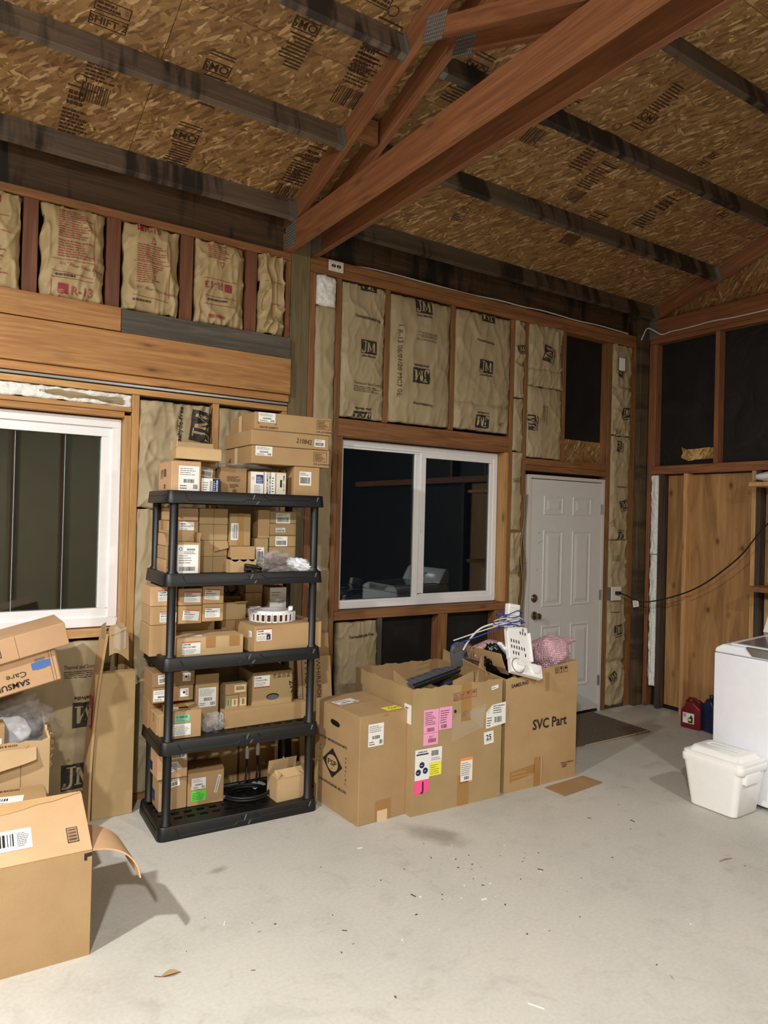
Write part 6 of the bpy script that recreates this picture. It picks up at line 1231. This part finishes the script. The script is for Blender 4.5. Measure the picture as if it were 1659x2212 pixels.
# rug
o = empty('door_mat', (4.72, -.34, 0), 0, 'brown woven door mat on the floor in front of the door', 'mat')
mb = MB(); nx, ny = 54, 44; vs = []; r = random.Random(2)
cs = [(4.08, -.615), (5.070, -.644), (5.110, .000), (4.12, -.02)]
for j in range(ny+1):
    for i in range(nx+1):
        u, v = i/nx, j/ny; x = (cs[0][0]*(1-u)+cs[1][0]*u)*(1-v)+(cs[3][0]*(1-u)+cs[2][0]*u)*v; y = (cs[0][1]*(1-u)+cs[1][1]*u)*(1-v)+(cs[3][1]*(1-u)+cs[2][1]*u)*v
        e = .004*r.uniform(-1, 1) if i in (0, nx) or j in (0, ny) else 0; vs.append((x-4.72+e, min(y, -.012)+.34+e, .006+.0035*((i+j) % 2)+.002*r.random()))
mb.add(vs, [(j*(nx+1)+i, j*(nx+1)+i+1, (j+1)*(nx+1)+i+1, (j+1)*(nx+1)+i) for j in range(ny) for i in range(nx)]); b0 = [j*(nx+1)+i for j, i in ((0, 0), (0, nx), (ny, nx), (ny, 0))]
nb = len(mb.v); bd = [i for i in range(nx)]+[j*(nx+1)+nx for j in range(ny)]+[ny*(nx+1)+i for i in range(nx, 0, -1)]+[j*(nx+1) for j in range(ny, 0, -1)]
mb.add([(vs[k][0], vs[k][1], .001) for k in bd], []); mb.f += [(bd[k], nb+k, nb+(k+1) % len(bd), bd[(k+1) % len(bd)]) for k in range(len(bd))]+[tuple(nb+k for k in range(len(bd)-1, -1, -1))]; mb.m += [0]*(len(bd)+1)
mb.build('weave', 'rug_fibre', o, recenter=False)
mb = MB()
for k in range(46): x = -.42+.78*k/45; mb.box(x-.004, x+.004, -.300, -.292, .006, .0115)
mb.build('edge_stitching', 'tape_white', o)
# outlets and cables
def plate(name, label, x, y, z, w_, h, face, kind):
    o = empty(name, (x, y, z), 0, label, 'outlet'); mb = MB()
    mb.box(-w_/2, w_/2, -.008, 0, 0, h); mb.build('cover_plate', 'ivory' if kind != 'blank' else 'white_plastic', o, bevel=.002)
    mb = MB(); mb.box(-w_/2+.008, w_/2-.008, .0, .045, .008, h-.008); mb.build('box', 'galvanised', o)
    if kind == 'duplex':
        for s in (-1, 1):
            mb = MB(); mb.prism([(s*.020+.0165*math.cos(a), h/2+.0135*max(-.8, min(.8, math.sin(a)))) for a in [2*PI*k/20 for k in range(20)]], -.0095, -.0078, 'Y'); mb.build('receptacle', 'rubber', o)
            mb = MB(); mb.box(s*.020-.006, s*.020+.006, -.0100, -.0094, h/2+.0035, h/2+.006); mb.box(s*.020-.006, s*.020+.006, -.0100, -.0094, h/2-.006, h/2-.0035); mb.build('slot', 'ivory', o)
    return o
plate('wall_outlet', 'square double power outlet on the top plate right of the main post', 2.378, -.010, 3.372, .116, .074, 'f', 'duplex')
plate('wall_outlet', 'blank white cover plate high on the narrow batt by the corner', 5.365, -.045, 3.09, .075, .115, 'f', 'blank')
plate('wall_outlet', 'white power outlet right of the door with a black plug in it', 5.352, -.045, .995, .135, .125, 'f', 'plug')
def spline(P, n=8):
    P = [Vector(p) for p in P]; out = []
    for i in range(len(P)-1):
        p0 = P[max(i-1, 0)]; p1 = P[i]; p2 = P[i+1]; p3 = P[min(i+2, len(P)-1)]
        for t in [j/n for j in range(n)]: out.append(.5*((2*p1)+(p2-p0)*t+(2*p0-5*p1+4*p2-p3)*t*t+(3*p1-p0-3*p2+p3)*t**3))
    out.append(P[-1]); return out
o = empty('extension_cord', (5.35, -.06, 1.05), 0, 'black power cord running from the outlet by the door across the right wall', 'cord'); q = lambda x, y, z: (x-5.35, y+.06, z-1.05)
mb = MB(); mb.box(-.022, .022, -.035, .004, .0, .030); mb.build('plug', 'cable_black', o, bevel=.006, seg=2)
mb = MB(); mb.tube(spline([q(5.35, -.095, 1.065), q(5.40, -.13, 1.045), q(5.47, -.17, 1.01), q(5.54, -.20, .990), q(5.58, -.30, 1.010), q(5.60, -.44, 1.055), q(5.61, -.62, 1.130), q(5.61, -.78, 1.225), q(5.61, -.94, 1.350), q(5.61, -1.08, 1.480), q(5.62, -1.24, 1.690), q(5.65, -1.5, 1.95), q(5.72, -1.8, 2.1)]), .0062, 8); mb.build('cord', 'cable_black', o, smooth=True)
mb = MB(); mb.box(-.028, .028, -.001, .001, -.06, .0); tg = mb.build('tag', 'label_white', o); tg.location = q(5.475, -.175, .945); tg.rotation_euler = (0, R(-8), R(-20))
Print().lines(-.022, .008, .044, .05, 7, 'ink_grey', seed=2).build('tag_print', tg, Matrix(((1, 0, 0, 0), (0, 0, -1, -.0012), (0, 1, 0, 0), (0, 0, 0, 1))))
for i, (lb, dx, ph) in enumerate((('olive cable stapled to the stud left of the door, left strand', 0, 0), ('olive cable stapled to the stud left of the door, right strand', .028, 1.2))):
    o = empty('electric_cable', (4.20+dx, -.015, .6), 0, lb, 'cable', None); mb = MB()
    mb.tube(spline([(.0+.018*math.sin(k*1.1+ph), .003+.002*math.sin(k), 1.32-.11*k) for k in range(12)], 5), .0055, 8); mb.build('cable', 'cable_olive', o, smooth=True)
    mb = MB(); mb.tube([(.0, -.002, .75), (.0, -.006, .752), (.022, -.006, .752), (.022, -.002, .75)], .0015, 5); mb.build('staple', 'steel', o)
o = empty('electric_cable', (3.9, .04, 3.456), 0, 'thin white cable lying along the top plate of the back wall', 'cable'); mb = MB()
mb.tube(spline([(-1.46, -.03, -.02), (-1.2, -.02, .012), (-.7, -.03, .006), (-.3, -.02, .008), (.0, -.035, .012), (.25, -.045, .006), (.5, -.04, .016), (.9, -.045, .004), (1.2, -.04, .012), (1.6, -.04, .004)]), .005, 7); mb.build('cable', 'cable_white', o, smooth=True)
o = empty('electric_cable', (5.75, -.4, 3.46), 0, 'thin white cable along the plate of the right wall from the corner post', 'cable'); mb = MB()
mb.tube(spline([(-.12, .35, -.05), (-.10, .31, .05), (-.07, .27, .04), (-.03, .20, -.01), (.0, .12, .006), (-.002, .0, .004), (.0, -.15, .010), (-.002, -.3, .014), (.0, -.5, .004), (.0, -.9, .004)]), .005, 7); mb.build('cable', 'cable_white', o, smooth=True)
# shelves at the far right
o = empty('wall_shelf', (5.70, -1.55, 1.18), 0, 'wooden wall shelves with a pale panel right of the plywood', 'shelf')
mb = MB(); mb.box(-.14, .13, -.55, .41, .838, .872); mb.build('shelf_board', 'fir_pale', o, bevel=.002); mb = MB(); mb.box(-.14, .13, -.55, .40, .002, .042); mb.build('shelf_board', 'fir_plate', o, bevel=.002)
mb = MB(); mb.box(.10, .13, -.55, .39, -.42, -.06); mb.build('panel', 'board_pale', o); mb = MB(); mb.box(.10, .13, -.55, .37, .06, .80); mb.build('panel', 'osb_patch', o)
tag(blob('white_bundle', 'foam_white', (5.62, -1.36, 2.095), (.10, .20, .042), .15, 41, None, 2.5), 'white wrapped bundle on the upper wall shelf at the right edge', 'bundle')
# bits on the floor
o = empty('dry_leaf', (.834, -1.683, 0), R(-8), 'small dry brown leaf on the floor in the foreground', 'leaf')
sheet(lambda s, t: (-.035+.07*s, (t-.5)*.028*math.sin(PI*min(.98, s+.05)), .003+.010*math.sin(PI*s)*abs(t-.5)*2), 8, 4, .001, 'leaf_blade', 'board_dark', o)
mb = MB(); mb.tube([(-.035, 0, .003), (-.05, .006, .004), (-.058, .014, .002)], .001, 5); mb.build('leaf_stalk', 'wire_brown', o)
o = empty('wood_splinter', (3.491, -2.234, 0), R(-8), 'thin brown wood splinter on the floor at the right', 'splinter'); mb = MB(); mb.tube([(-.045, 0, .003), (.0, .003, .004), (.045, -.002, .003)], [.002, .0035, .0015], 6); mb.build('splinter', 'board_dark', o)
o = empty('white_strip', (1.864, -2.508, 0), R(-60), 'thin white strip on the floor at the bottom of the view', 'strip'); mb = MB(); mb.box(-.03, .03, -.002, .002, .0005, .002); mb.build('strip', 'label_white', o)
mb = MB(); r = random.Random(9)
for k in range(80):
    x, y = r.uniform(.9, 3.6), r.uniform(-2.6, -1.1)
    if k < 40: x, y = r.gauss(2.2, .3), r.gauss(-1.75, .22)
    s = r.uniform(.0012, .0036); a = r.uniform(0, 3.1); el = r.choice((1, 1, 1.6, 4)); M = Matrix.Translation((x, y, 0)) @ Matrix.Rotation(a, 4, 'Z'); mi = 1 if r.random() < .18 else 0
    mb.box(-s*el, s*el, -s*.6, s*.6, .0004, .0004+s*.8, mi, M)
tag(mb.build('floor_debris', ['dark_stud', 'label_white']), 'scattered tiny crumbs and chips on the concrete floor', 'debris', kind='stuff')
